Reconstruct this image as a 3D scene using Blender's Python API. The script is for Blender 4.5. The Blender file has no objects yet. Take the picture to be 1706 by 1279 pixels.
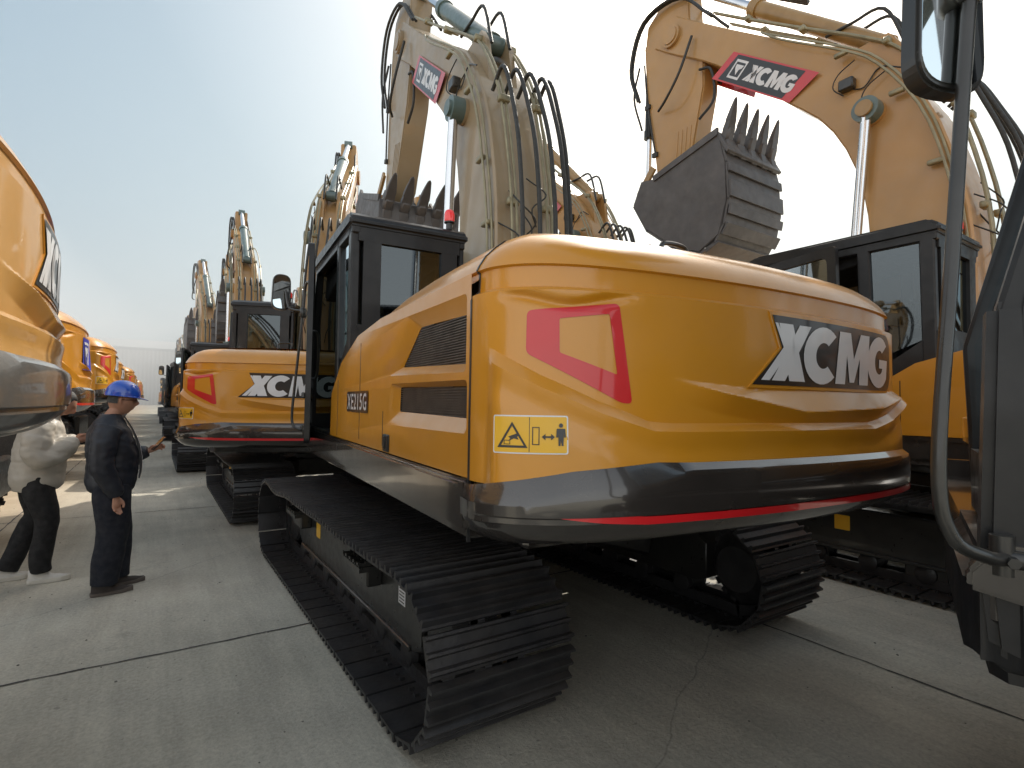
import bpy, bmesh, math, random
from mathutils import Vector, Matrix
from mathutils.geometry import tessellate_polygon
from bisect import bisect_right
random.seed(7)
R = math.radians
sc = bpy.context.scene
COL = sc.collection

# ------------------------------------------------------------------ materials
MATS = {}
def new_mat(name):
    m = bpy.data.materials.new(name); m.use_nodes = True
    nt = m.node_tree; b = nt.nodes['Principled BSDF']
    MATS[name] = m
    return m, nt, b
def mat(name, col, rough=.5, metal=0, coat=0, var=.12, scale=6, bump=0, bscale=40, dust=0, dustcol=(.35,.3,.24), spec=.5, emis=None, orange=0, flakes=0):
    """general material: noise-varied colour and roughness, optional dust film and bump"""
    m, nt, b = new_mat(name); N = nt.nodes; L = nt.links
    tc = N.new('ShaderNodeTexCoord')
    n = N.new('ShaderNodeTexNoise'); n.inputs['Scale'].default_value = scale; n.inputs['Detail'].default_value = 6
    L.new(tc.outputs['Object'], n.inputs['Vector'])
    cr = N.new('ShaderNodeValToRGB')
    cr.color_ramp.elements[0].position = .3; cr.color_ramp.elements[1].position = .7
    cr.color_ramp.elements[0].color = [c*(1-var) for c in col]+[1]
    cr.color_ramp.elements[1].color = [min(1,c*(1+var)) for c in col]+[1]
    L.new(n.outputs['Fac'], cr.inputs['Fac'])
    out = cr.outputs['Color']
    if dust:
        n2 = N.new('ShaderNodeTexNoise'); n2.inputs['Scale'].default_value = 3; n2.inputs['Detail'].default_value = 10; n2.inputs['Roughness'].default_value = .7
        L.new(tc.outputs['Object'], n2.inputs['Vector'])
        geo = N.new('ShaderNodeNewGeometry'); sx = N.new('ShaderNodeSeparateXYZ'); L.new(geo.outputs['Normal'], sx.inputs[0])
        up = N.new('ShaderNodeMapRange'); up.inputs[1].default_value = -.2; up.inputs[2].default_value = 1; up.inputs[3].default_value = .25; up.inputs[4].default_value = 1
        L.new(sx.outputs['Z'], up.inputs[0])
        mr = N.new('ShaderNodeMapRange'); mr.inputs[1].default_value = .35; mr.inputs[2].default_value = .8; mr.inputs[4].default_value = dust
        L.new(n2.outputs['Fac'], mr.inputs[0])
        mu = N.new('ShaderNodeMath'); mu.operation = 'MULTIPLY'; L.new(mr.outputs[0], mu.inputs[0]); L.new(up.outputs[0], mu.inputs[1])
        mx = N.new('ShaderNodeMix'); mx.data_type = 'RGBA'; L.new(mu.outputs[0], mx.inputs[0]); L.new(out, mx.inputs[6]); mx.inputs[7].default_value = list(dustcol)+[1]
        out = mx.outputs[2]
    L.new(out, b.inputs['Base Color'])
    rr = N.new('ShaderNodeMapRange'); rr.inputs[1].default_value = .3; rr.inputs[2].default_value = .7
    rr.inputs[3].default_value = rough*.8; rr.inputs[4].default_value = min(1, rough*1.25)
    n3 = N.new('ShaderNodeTexNoise'); n3.inputs['Scale'].default_value = scale*2.7; n3.inputs['Detail'].default_value = 8
    L.new(tc.outputs['Object'], n3.inputs['Vector']); L.new(n3.outputs['Fac'], rr.inputs[0]); L.new(rr.outputs[0], b.inputs['Roughness'])
    b.inputs['Metallic'].default_value = metal
    b.inputs['Coat Weight'].default_value = coat; b.inputs['Coat IOR'].default_value = 1.62; b.inputs['Coat Roughness'].default_value = .06
    b.inputs['Specular IOR Level'].default_value = spec
    if orange:   # slight orange-peel of sprayed paint, seen in reflections only
        n5 = N.new('ShaderNodeTexNoise'); n5.inputs['Scale'].default_value = 160; n5.inputs['Detail'].default_value = 2
        L.new(tc.outputs['Object'], n5.inputs['Vector'])
        bp = N.new('ShaderNodeBump'); bp.inputs['Strength'].default_value = orange; bp.inputs['Distance'].default_value = .01
        L.new(n5.outputs['Fac'], bp.inputs['Height']); L.new(bp.outputs[0], b.inputs['Normal']); L.new(bp.outputs[0], b.inputs['Coat Normal'])
    if bump:
        n4 = N.new('ShaderNodeTexNoise'); n4.inputs['Scale'].default_value = bscale; n4.inputs['Detail'].default_value = 5
        L.new(tc.outputs['Object'], n4.inputs['Vector'])
        bp = N.new('ShaderNodeBump'); bp.inputs['Strength'].default_value = bump; bp.inputs['Distance'].default_value = .01
        L.new(n4.outputs['Fac'], bp.inputs['Height']); L.new(bp.outputs[0], b.inputs['Normal'])
    if emis:
        b.inputs['Emission Color'].default_value = list(emis)+[1]; b.inputs['Emission Strength'].default_value = .6
    return m
YEL = mat('yellow_paint', (.62,.262,.012), .38, coat=.60, var=.05, scale=2, dust=.10, orange=.035)
YEL2 = mat('hazed_yellow_arm_paint', (.47,.26,.08), .42, coat=.3, var=.08, scale=2, dust=.55, dustcol=(.36,.30,.23))  # greyed yellow and dust film imitate the haze veil over the booms
YEL3 = mat('flare_veiled_arm_paint', (.34,.255,.15), .42, coat=.3, var=.10, scale=2, dust=.7, dustcol=(.33,.30,.25))  # sun flare painted in: beige base and film wash out the yellow
YEL4 = mat('dusty_ochre_paint', (.52,.27,.06), .48, coat=.4, var=.08, scale=2, dust=.6, dustcol=(.40,.30,.18))
DGR2 = mat('dusty_grey_paint', (.07,.07,.068), .4, coat=.5, var=.12, scale=3, dust=.4)
DGR = mat('dark_grey_paint', (.026,.022,.020), .22, coat=.9, var=.15, scale=3, dust=.12)
CABM = mat('cab_black_paint', (.012,.013,.015), .36, coat=.10, var=.15, dust=.12, spec=.3)
BLK = mat('track_steel', (.022,.022,.024), .38, var=.35, scale=9, bump=.2, dust=.35, dustcol=(.13,.105,.08))
BLK2 = mat('black_frame_paint', (.018,.018,.017), .33, coat=.25, var=.2, scale=6, dust=.10)
RUB = mat('black_rubber', (.02,.02,.021), .75, var=.2, scale=20, bump=.3, dust=.25)
HOSE = mat('hose_rubber', (.035,.036,.034), .55, var=.2, scale=20)
PIPE = mat('olive_steel_pipe', (.30,.27,.17), .4, metal=.3, var=.2, dust=.2)
CHR = mat('chrome_rod', (.75,.76,.78), .16, metal=1, var=.04)
CYLG = mat('cylinder_barrel_paint', (.34,.20,.06), .4, coat=.3, var=.1, dust=.3)
CYLT = mat('teal_grey_cylinder_paint', (.10,.155,.15), .4, coat=.3, var=.1, dust=.3)
RED = mat('red_reflective_film', (.60,.012,.016), .35, coat=.6, var=.06, scale=3)
REDL = mat('red_beacon_plastic', (.75,.03,.03), .2, coat=.8, var=.05, emis=(.35,.01,.01))
WHT = mat('silver_white_film', (.74,.74,.75), .35, coat=.3, var=.05)
LBK = mat('black_film', (.012,.012,.013), .35, coat=.3)
STK = mat('warning_yellow_film', (.80,.45,.02), .4, coat=.2, var=.03)
BUK = mat('bucket_grey_steel', (.10,.10,.105), .5, metal=.2, var=.2, scale=4, dust=.35, bump=.1)
GRL = mat('grille_metal', (.10,.088,.078), .5, metal=.4, dust=.3)
MIRR = mat('mirror_silver', (.82,.86,.86), .03, metal=1, var=.01)
BLUE = mat('blue_film', (.035,.05,.42), .4, coat=.3)
SEATM = mat('seat_fabric', (.03,.03,.032), .9, bump=.2)
RIM = mat('wheel_rim_paint', (.35,.2,.04), .5, dust=.3)
def glass(name, tint, refl=.18):
    m, nt, b = new_mat(name); N = nt.nodes; L = nt.links; N.remove(b)
    o = [n for n in N if n.type == 'OUTPUT_MATERIAL'][0]
    tr = N.new('ShaderNodeBsdfTransparent'); tr.inputs[0].default_value = list(tint)+[1]
    gl = N.new('ShaderNodeBsdfGlossy'); gl.inputs['Roughness'].default_value = .02; gl.inputs[0].default_value = (.85,.95,1,1)
    fr = N.new('ShaderNodeFresnel'); fr.inputs['IOR'].default_value = 1.5
    ad = N.new('ShaderNodeMath'); ad.operation = 'ADD'; ad.use_clamp = True; ad.inputs[1].default_value = refl*.4
    L.new(fr.outputs[0], ad.inputs[0])
    mx = N.new('ShaderNodeMixShader'); L.new(ad.outputs[0], mx.inputs[0]); L.new(tr.outputs[0], mx.inputs[1]); L.new(gl.outputs[0], mx.inputs[2])
    L.new(mx.outputs[0], o.inputs[0])
    return m
GLS = glass('tinted_cab_glass', (.10,.125,.125), .18)

# ------------------------------------------------------------------ mesh builder
class MB:
    def __init__(s): s.bm = bmesh.new()
    def box(s, c, d, rot=None, bev=0, seg=1):
        r = bmesh.ops.create_cube(s.bm, size=1)
        vs = r['verts']
        M = Matrix.Translation(c) @ (rot if rot else Matrix.Identity(4)) @ Matrix.Diagonal((d[0],d[1],d[2],1))
        bmesh.ops.transform(s.bm, matrix=M, verts=vs)
        if bev:
            es = list({e for v in vs for e in v.link_edges})
            bmesh.ops.bevel(s.bm, geom=es, offset=bev, segments=seg, affect='EDGES', clamp_overlap=True)
        return s
    def bar(s, a, b, w, h=None, bev=0, up=(0,0,1)):
        a = Vector(a); b = Vector(b); d = b-a; h = h or w
        y = d.normalized(); x = y.cross(Vector(up))
        if x.length < 1e-4: x = Vector((1,0,0))
        x.normalize(); z = x.cross(y)
        M = Matrix((x, y, z)).transposed().to_4x4()
        return s.box((a+b)/2, (w, d.length, h), M, bev)
    def face(s, pts):
        try: return s.bm.faces.new([s.bm.verts.new(p) for p in pts])
        except Exception: return None
    def prism(s, poly, f0, f1, bev=0, seg=1):
        """poly: list of 2D pts; f0,f1 map a 2D point to a 3D one on each side"""
        a = [s.bm.verts.new(f0(p)) for p in poly]; b = [s.bm.verts.new(f1(p)) for p in poly]
        n = len(poly); fs = []
        for i in range(n): fs.append(s.bm.faces.new((a[i], a[(i+1)%n], b[(i+1)%n], b[i])))
        fs.append(s.bm.faces.new(a[::-1])); fs.append(s.bm.faces.new(b))
        bmesh.ops.recalc_face_normals(s.bm, faces=fs)
        if bev:
            es = list({e for f in fs for e in f.edges})
            bmesh.ops.bevel(s.bm, geom=es, offset=bev, segments=seg, affect='EDGES', clamp_overlap=True)
        return s
    def yz(s, poly, x0, x1, bev=0, seg=1):
        return s.prism(poly, lambda p: (x0,p[0],p[1]), lambda p: (x1,p[0],p[1]), bev, seg)
    def xy(s, poly, z0, z1, bev=0, seg=1):
        return s.prism(poly, lambda p: (p[0],p[1],z0), lambda p: (p[0],p[1],z1), bev, seg)
    def xz(s, poly, y0, y1, bev=0, seg=1):
        return s.prism(poly, lambda p: (p[0],y0,p[1]), lambda p: (p[0],y1,p[1]), bev, seg)
    def tube(s, pts, r, n=10, smooth=True, cap=True, res=5):
        P = [Vector(p) for p in pts]
        if smooth and len(P) > 2: P = crv(P, res)
        rad = r if hasattr(r, '__len__') else None
        rings = []; prev = None
        for i, p in enumerate(P):
            t = (P[min(i+1,len(P)-1)]-P[max(i-1,0)]).normalized()
            if prev is None:
                u = t.cross(Vector((0,0,1)))
                if u.length < .1: u = t.cross(Vector((1,0,0)))
            else: u = prev - t*prev.dot(t)
            u.normalize(); prev = u; v = t.cross(u)
            if rad:
                k = i/(len(P)-1)*(len(rad)-1); j = min(int(k), len(rad)-2); rr = rad[j]+(rad[j+1]-rad[j])*(k-j)
            else: rr = r
            rings.append([s.bm.verts.new(p+(u*math.cos(2*math.pi*k/n)+v*math.sin(2*math.pi*k/n))*rr) for k in range(n)])
        for a, b in zip(rings, rings[1:]):
            for k in range(n): s.bm.faces.new((a[k], b[k], b[(k+1)%n], a[(k+1)%n]))
        if cap: s.bm.faces.new(rings[0]); s.bm.faces.new(rings[-1][::-1])
        return s
    def cyl(s, a, b, r, n=20): return s.tube([a,b], r, n, False)
    def lathe(s, prof, c=(0,0,0), axis='z', n=24):
        """prof: (radius, height)"""
        rings = []
        for r, h in prof:
            ring = []
            for k in range(n):
                t = 2*math.pi*k/n; x, y = r*math.cos(t), r*math.sin(t)
                p = (x,y,h) if axis == 'z' else ((h,x,y) if axis == 'x' else (y,h,x))
                ring.append(s.bm.verts.new((p[0]+c[0],p[1]+c[1],p[2]+c[2])))
            rings.append(ring)
        fs = []
        for a, b in zip(rings, rings[1:]):
            for k in range(n): fs.append(s.bm.faces.new((a[k], a[(k+1)%n], b[(k+1)%n], b[k])))
        fs.append(s.bm.faces.new(rings[0][::-1])); fs.append(s.bm.faces.new(rings[-1]))
        bmesh.ops.recalc_face_normals(s.bm, faces=fs)
        return s
    def grid(s, P, close_u=False):
        V = [[s.bm.verts.new(p) for p in row] for row in P]
        for i in range(len(V)-1):
            m = len(V[0]) if close_u else len(V[0])-1
            for j in range(m):
                k = (j+1) % len(V[0])
                try: s.bm.faces.new((V[i][j], V[i][k], V[i+1][k], V[i+1][j]))
                except Exception: pass
        return V
    def decal(s, loops, fmap, cut=None, thick=None):
        """flat 2D shape with holes, optionally sliced every `cut` along x, mapped onto a surface"""
        vs3 = [[Vector((p[0],p[1],0)) for p in l] for l in loops]
        tris = tessellate_polygon(vs3)
        flat = [p for l in vs3 for p in l]
        b2 = bmesh.new(); V = [b2.verts.new(p) for p in flat]
        for t in tris:
            try: b2.faces.new([V[i] for i in t])
            except Exception: pass
        if cut:
            x0 = min(p.x for p in flat); x1 = max(p.x for p in flat); k = math.floor(x0/cut)+1
            while k*cut < x1:
                g = b2.verts[:]+b2.edges[:]+b2.faces[:]
                bmesh.ops.bisect_plane(b2, geom=g, plane_co=(k*cut,0,0), plane_no=(1,0,0)); k += 1
        mp = {v: s.bm.verts.new(fmap(v.co.x, v.co.y)) for v in b2.verts}
        fs = []
        for f in b2.faces:
            f.normal_update()
            q = [mp[v] for v in f.verts]
            try: fs.append(s.bm.faces.new(q if f.normal.z >= 0 else q[::-1]))
            except Exception: pass
        b2.free()
        return s
    def mesh(s, name, m, smooth=35, weld=True):
        if weld: bmesh.ops.remove_doubles(s.bm, verts=s.bm.verts, dist=1e-5)
        me = bpy.data.meshes.new(name); s.bm.to_mesh(me); s.bm.free()
        for k in (m if isinstance(m, (list,tuple)) else [m]): me.materials.append(k)
        for p in me.polygons: p.use_smooth = True
        me.set_sharp_from_angle(angle=R(smooth))
        return me
def loose(mb, name, m, smooth=40):
    '''split into pieces that do not touch; returns a list of meshes'''
    bm = mb.bm; bm.verts.ensure_lookup_table(); seen = set(); comps = []
    for v in bm.verts:
        if v in seen: continue
        st = [v]; seen.add(v); c = []
        while st:
            q = st.pop(); c.append(q)
            for e in q.link_edges:
                o = e.other_vert(q)
                if o not in seen: seen.add(o); st.append(o)
        comps.append(c)
    out = []
    for c in comps:
        ids = {v: i for i, v in enumerate(c)}; fs = {f for v in c for f in v.link_faces}
        n = MB(); vs = [n.bm.verts.new(v.co) for v in c]
        for f in fs:
            try: n.bm.faces.new([vs[ids[v]] for v in f.verts])
            except Exception: pass
        out.append(n.mesh(name, m, smooth))
    bm.free(); return out
def crv(P, n=5):
    P = [2*P[0]-P[1]]+list(P)+[2*P[-1]-P[-2]]; out = []
    for i in range(1, len(P)-2):
        a, b, c, d = P[i-1:i+3]
        for k in range(n):
            t = k/n
            out.append(.5*((2*b)+(c-a)*t+(2*a-5*b+4*c-d)*t*t+(3*b-a-3*c+d)*t**3))
    out.append(P[-2]); return out

# ------------------------------------------------------------------ object helpers
def thing(name, label, cat, loc=(0,0,0), rz=0, group=None, scale=1):
    o = bpy.data.objects.new(name, None); COL.objects.link(o)
    o.location = loc; o.rotation_euler = (0,0,rz); o.scale = (scale,)*3
    o.empty_display_size = .3
    tag(o, label, cat, group); return o
def tag(o, label=None, cat=None, group=None, kind=None):
    if label: o['label'] = label
    if cat: o['category'] = cat
    if group: o['group'] = group
    if kind: o['kind'] = kind
    return o
def part(name, me, parent=None, M=None, label=None):
    o = bpy.data.objects.new(name, me); COL.objects.link(o)
    o.parent = parent
    if M is not None: o.matrix_local = M
    if label: o['label'] = label
    return o
def T(*v): return Matrix.Translation(v)
def RX(d): return Matrix.Rotation(R(d), 4, 'X')
def RZ(d): return Matrix.Rotation(R(d), 4, 'Z')

# ------------------------------------------------------------------ lettering
def ell(cx, cy, rx, ry, a0, a1, n=22):
    return [(cx+rx*math.cos(R(a0+(a1-a0)*i/n)), cy+ry*math.sin(R(a0+(a1-a0)*i/n))) for i in range(n+1)]
def sl(l, k=.22): return [(x+k*y, y) for x, y in l]
def logo_polys():
    P = []
    P.append([[(-.02,0),(.20,0),(.68,.46),(.58,.58)]])                       # left foot of the long stroke
    P.append([[(.26,0),(.62,0),(1.42,1),(1.06,1)]])                        # long stroke /
    P.append([[(.36,1),(.44,1),(.66,.62),(.62,.52)]])                      # thin double line
    P.append([[(.47,1),(.86,1),(1.20,0),(.74,0)]])               # \ stroke
    c = ell(1.74,.5,.62,.53,46,314)+ell(1.76,.5,.25,.24,308,52)
    P.append([sl(c,.12)])
    P.append([sl([(2.22,0),(2.32,1),(2.74,1),(2.90,.50),(3.16,1),(3.55,1),(3.54,0),(3.15,0),(3.15,.52),(2.94,.04),(2.76,.04),(2.62,.56),(2.58,0)],.10)])
    g = ell(4.10,.5,.60,.53,44,322)+[(4.62,.56),(4.10,.56),(4.10,.38),(4.30,.38)]+ell(4.11,.5,.24,.25,310,52)
    P.append([sl(g,.10)])
    return P
LOGO = logo_polys()
def text_polys(txt, size=1.0, bold=.03):
    cu = bpy.data.curves.new('txt', 'FONT'); cu.body = txt; cu.size = size; cu.offset = bold*size; cu.resolution_u = 3; cu.space_character = 1.18
    o = bpy.data.objects.new('txt', cu); COL.objects.link(o)
    dg = bpy.context.evaluated_depsgraph_get()
    me = bpy.data.meshes.new_from_object(o.evaluated_get(dg))
    bpy.data.objects.remove(o); bpy.data.curves.remove(cu)
    return me
def text_mesh(name, txt, m, size, fmap, sx=1.0, bold=.03):
    t = text_polys(txt, size, bold); mb = MB()
    xs = [v.co.x for v in t.vertices]; x0 = min(xs); x1 = max(xs)
    V = [mb.bm.verts.new(fmap((v.co.x-x0)*sx, v.co.y)) for v in t.vertices]
    for p in t.polygons:
        try: mb.bm.faces.new([V[i] for i in p.vertices])
        except Exception: pass
    bpy.data.meshes.remove(t)
    return mb.mesh(name, m), (x1-x0)*sx

# ------------------------------------------------------------------ counterweight outline
HL = [(-1.27,-2.20),(-1.27,-2.40),(-1.245,-2.53),(-1.16,-2.64),(-1.0,-2.725),(-.75,-2.785),(-.4,-2.825)]
HR = [(0,-2.84),(.4,-2.828),(.75,-2.797),(1.0,-2.748),(1.17,-2.69),(1.27,-2.60),(1.31,-2.48),(1.32,-2.35),(1.32,-2.20)]
OL = crv([Vector(p) for p in HL+HR], 12)
SS = [0.0]
for a, b in zip(OL, OL[1:]): SS.append(SS[-1]+(b-a).length)
_c = min(range(len(OL)), key=lambda i: abs(OL[i].x) + (0 if OL[i].y < -2 else 9)); s0 = SS[_c]
SS = [s-s0 for s in SS]
def outl(s, off=0.0):
    """point of the counterweight outline at arc length s, pushed outward by off"""
    if s <= SS[0]: p = OL[0]+Vector((0, SS[0]-s)); n = Vector((-1,0))
    elif s >= SS[-1]: p = OL[-1]+Vector((0, s-SS[-1])); n = Vector((1,0))
    else:
        i = bisect_right(SS, s)-1; i = min(i, len(SS)-2)
        k = (s-SS[i])/(SS[i+1]-SS[i]); p = OL[i].lerp(OL[i+1], k)
        def tn(j):
            a = OL[max(j-1,0)]; b = OL[min(j+1,len(OL)-1)]; return (b-a).normalized()
        t = tn(i).lerp(tn(i+1), k).normalized(); n = Vector((t.y, -t.x))
    return p+n*off
SL, SR = -1.443, 1.56
def sst(a, b, x):
    t = max(0, min(1, (x-a)/(b-a))); return t*t*(3-2*t)
def lin(a, b, x): return max(0, min(1, (x-a)/(b-a)))
def lerp_t(tab, x):
    if x <= tab[0][0]: return tab[0][1]
    for (a, u), (b, v) in zip(tab, tab[1:]):
        if x <= b: return u+(v-u)*(x-a)/(b-a)
    return tab[-1][1]
LEDGE = [(-1.42,1.77),(-1.30,1.700),(-1.134,1.614),(-.913,1.521),(-.716,1.462),(-.60,1.459),(.7,1.459),(.95,1.50),(1.5,1.70)]
SWB = [(-.596,1.655),(-.372,1.607),(.105,1.537),(.8,1.56),(1.3,1.64)]
SWT = [(-.596,1.657),(-.096,1.622),(1.3,1.655)]
def relief(s, z):
    d = 0.0
    L = lerp_t(LEDGE, s)
    wd = .044-.014*sst(-.9,-.6,s); d += .042*(1-lin(L, L+wd, z))*sst(-1.35, -1.27, s)*(1-sst(1.3,1.45,s))
    d -= .010*math.exp(-((z-(L-.07))/.05)**2)*sst(-1.37,-1.2,s)
    # swoosh
    if s > -.62 and s < 1.35:
        a = sst(-.62, -.30, s)*(1-sst(1.15,1.35,s)); b = lerp_t(SWB, s); t = lerp_t(SWT, s)
        up = 1-lin(b, max(t, b+.012), z); dn = lin(b-.080, b-.002, z)
        d += .042*a*up*dn
    # dimple beneath the shoulder on the left corner
    c = 1.965-.04*math.exp(-((s+1.03)/.15)**2)
    w = sst(-1.31,-1.22,s)*(1-sst(-.9,-.72,s))
    d -= .020*w*math.exp(-((z-(c-.012))/.020)**2)
    return d
PROF = [(.032,1.985),(.034,2.02),(.034,2.058),(.020,2.064),(.030,2.085),(.055,2.125),(.095,2.165),(.14,2.200),(.21,2.232),(.32,2.255),(.46,2.270)]
def cwpt(s, z, off=0.0):
    """a point on the yellow wall surface"""
    o = relief(s, z)+off
    if z > 1.965: o -= .032*lin(1.965, 1.982, z)
    p = outl(s, o); return (p.x, p.y, z)
def frange(a, b, n): return [a+(b-a)*i/n for i in range(n+1)]

M = {}
# ---- counterweight, yellow casting
mb = MB()
ss = frange(SL, SR, 210)
def ledge_w(s): return .044-.014*sst(-.9,-.6,s)
rows = []
# rows follow the ledge line so that its edges stay crisp
for t in frange(0, 1, 22): rows.append([cwpt(s, 1.262+(lerp_t(LEDGE,s)-1.262)*t) for s in ss])
for t in frange(0, 1, 6)[1:]: rows.append([cwpt(s, lerp_t(LEDGE,s)+ledge_w(s)*t) for s in ss])
for t in frange(0, 1, 84)[1:]: rows.append([cwpt(s, (lerp_t(LEDGE,s)+ledge_w(s))*(1-t)+1.965*t) for s in ss])
for z in (1.971,1.976,1.982,1.985): rows.append([cwpt(s, z) for s in ss])
for off, z in PROF[1:]:
    rows.append([(outl(s,-off).x, outl(s,-off).y, z) for s in ss])
ctr = Vector((.02,-2.05,2.285))
last = rows[-1]
rows.append([tuple(Vector(p).lerp(Vector((p[0]*.55, -2.25, 2.283)), .5)) for p in last])
rows.append([(p[0]*.5, -2.14, 2.285) for p in last])
mb.grid(rows)
M['cw'] = mb.mesh('counterweight', YEL, 20)
# ---- dark skirt
KINK = [(-1.40,1.255),(-1.37,1.259),(-1.024,1.322),(-.702,1.349),(-.55,1.345),(1.0,1.343),(1.6,1.33)]
mb = MB(); rows = []
def skp(s, k):
    K = lerp_t(KINK, s)
    bv = .045*(1-sst(-.75,-.55,s))+.030
    tab = [(-.02,K-.002),(.043,K),(.070,K-bv*.8),(.076,K-bv-.010),(.078,1.205),(.076,1.168),(.062,1.160),(.062,1.142),(.054,1.134),(.036,1.112),(.004,1.080),(-.04,1.054),(-.11,1.038),(-.20,1.030),(-.45,1.028)]
    o, z = tab[k]
    f = sst(-1.41,-1.2,s)
    if k in (6,7): o = o*f+.075*(1-f)
    if k >= 1: o = o*(.50+.50*sst(-1.45,-1.30,s)) if o > 0 else o
    p = outl(s, o); return (p.x, p.y, z)
for k in range(15): rows.append([skp(s, k) for s in ss])
rows.append([(skp(s,14)[0]*.4, -2.2, 1.028) for s in ss])
mb.grid(rows)
mb.bm.normal_update()
M['skirt'] = mb.mesh('skirt', DGR, 22)
mb = MB(); rows = []
st = frange(-1.15, 1.42, 80)
for k in (0, 1):
    r_ = []
    for s in st:
        w = .013*sst(-1.15,-.9,s)*(1-sst(1.25,1.42,s))+.001
        z = lerp_t([(-1.15,1.176),(-.76,1.150),(1.42,1.146)], s)+(w if k == 0 else -w)
        p = outl(s, .0735); r_.append((p.x,p.y,z))
    rows.append(r_)
mb.grid(rows)
M['stripe'] = mb.mesh('red_stripe', RED, 60)
# ---- marks on the counterweight
def rnd_poly(pts, r, n=4):
    out = []; m = len(pts)
    for i in range(m):
        a, b, c = Vector(pts[i-1]), Vector(pts[i]), Vector(pts[(i+1)%m])
        u = (a-b).normalized()*min(r,(a-b).length*.45); v = (c-b).normalized()*min(r,(c-b).length*.45)
        for k in range(n+1):
            t = k/n; p = (b+u)*(1-t)**2+b*2*t*(1-t)+(b+v)*t*t; out.append((p.x,p.y))
    return out
def cwmap(off): return lambda x, y: cwpt(x, y, off)
def markmap(off):
    def f(x, y):
        p = outl(x, off+.001+.5*relief(x,y)); return (p.x, p.y, y)
    return f
outer = rnd_poly([(-1.185,1.888),(-.842,1.927),(-.786,1.560),(-.83,1.562),(-1.187,1.735)], .02)
inner = rnd_poly([(-1.069,1.861),(-.881,1.885),(-.848,1.665),(-1.067,1.739)], .008)
mb = MB(); mb.decal([outer, inner[::-1]], cwmap(.0025), cut=.03)
M['mark'] = mb.mesh('red_reflector', RED, 60)
mb = MB(); so = rnd_poly([(-1.284,1.515),(-1.041,1.515),(-1.041,1.381),(-1.284,1.381)], .008)
mb.decal([so], cwmap(.0025), cut=.03); M['stk'] = mb.mesh('warning_sticker', WHT, 60)
mb = MB(); si = rnd_poly([(-1.279,1.510),(-1.046,1.510),(-1.046,1.386),(-1.279,1.386)], .006)
mb.decal([si], cwmap(.0040), cut=.03); M['stk2'] = mb.mesh('sticker_face', STK, 60)
mb = MB(); f = cwmap(.0055)
def shp(*loops): mb.decal(list(loops), f, cut=.03)
shp([(-1.267,1.402),(-1.221,1.492),(-1.172,1.402)], [(-1.255,1.410),(-1.184,1.410),(-1.221,1.478)])     # triangle
shp([(-1.168,1.508),(-1.166,1.508),(-1.166,1.388),(-1.168,1.388)])
shp([(-1.158,1.475),(-1.135,1.475),(-1.135,1.413),(-1.158,1.413)], [(-1.155,1.416),(-1.138,1.416),(-1.138,1.472),(-1.155,1.472)])
shp([(-1.128,1.441),(-1.116,1.452),(-1.116,1.444),(-1.098,1.444),(-1.098,1.452),(-1.086,1.441),(-1.098,1.430),(-1.098,1.438),(-1.116,1.438),(-1.116,1.430)])
shp(ell(-1.066,1.481,.007,.008,0,330,8))
shp([(-1.080,1.470),(-1.052,1.470),(-1.050,1.440),(-1.056,1.440),(-1.057,1.460),(-1.058,1.411),(-1.064,1.411),(-1.066,1.437),(-1.068,1.411),(-1.074,1.411),(-1.075,1.460),(-1.076,1.440),(-1.082,1.440)])
shp([(-1.232,1.440),(-1.205,1.452),(-1.195,1.446),(-1.205,1.440),(-1.200,1.430),(-1.215,1.434),(-1.232,1.424),(-1.226,1.434)])
shp([(-1.246,1.428),(-1.226,1.428),(-1.226,1.413),(-1.246,1.413)],[(-1.244,1.415),(-1.228,1.415),(-1.228,1.426),(-1.244,1.426)])
M['stkp'] = mb.mesh('pictogram', LBK, 60)
# logo plate: bezel, black plate, letters
LX, LZ, LH = -.150, 1.668, .245
def flatlogo(off):
    def g(x, y):
        p = outl(x, .006+off); return (p.x,p.y,y)
    return g
def make_logo(sh, k):
    plate = [(-.205,1.648),(-.018,1.807),(-.080,1.945)]+[(.93,1.938)]+ell(.93,1.85,.085,.088,80,0,6)+ell(.93,1.74,.085,.092,0,-90,6)
    plate = [(x+sh,y) for x,y in plate]
    mb = MB(); cx = .42+sh
    bez = [((x-cx)*1.025+cx-.004, (y-1.797)*1.09+1.797) for x, y in plate]
    mb.decal([bez], flatlogo(.0), cut=.05)
    for i in range(len(bez)):
        a, b = bez[i], bez[(i+1)%len(bez)]
        n_ = 6
        for j in range(n_):
            p = (a[0]+(b[0]-a[0])*j/n_, a[1]+(b[1]-a[1])*j/n_); q = (a[0]+(b[0]-a[0])*(j+1)/n_, a[1]+(b[1]-a[1])*(j+1)/n_)
            mb.face([flatlogo(0)(*p), flatlogo(0)(*q), flatlogo(-.012)(*q), flatlogo(-.012)(*p)])
    M['bez'+k] = mb.mesh('logo_bezel', YEL, 40)
    mb = MB(); mb.decal([plate], flatlogo(.003), cut=.05); M['plate'+k] = mb.mesh('logo_plate', LBK, 60)
    mb = MB()
    for l in LOGO: mb.decal([[(LX+sh+x*LH*.965, LZ+y*LH) for x, y in kk] for kk in l], flatlogo(.0055), cut=.05)
    M['letters'+k] = mb.mesh('logo_letters', WHT, 60)
make_logo(0, ''); make_logo(-.34, 'C')
mb = MB(); mb.decal([[(-.42,1.56),(.02,1.56),(.02,1.95),(-.42,1.95)]], cwmap(.004), cut=.05); M['emb0'] = mb.mesh('emblem_plate', BLUE)
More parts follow.
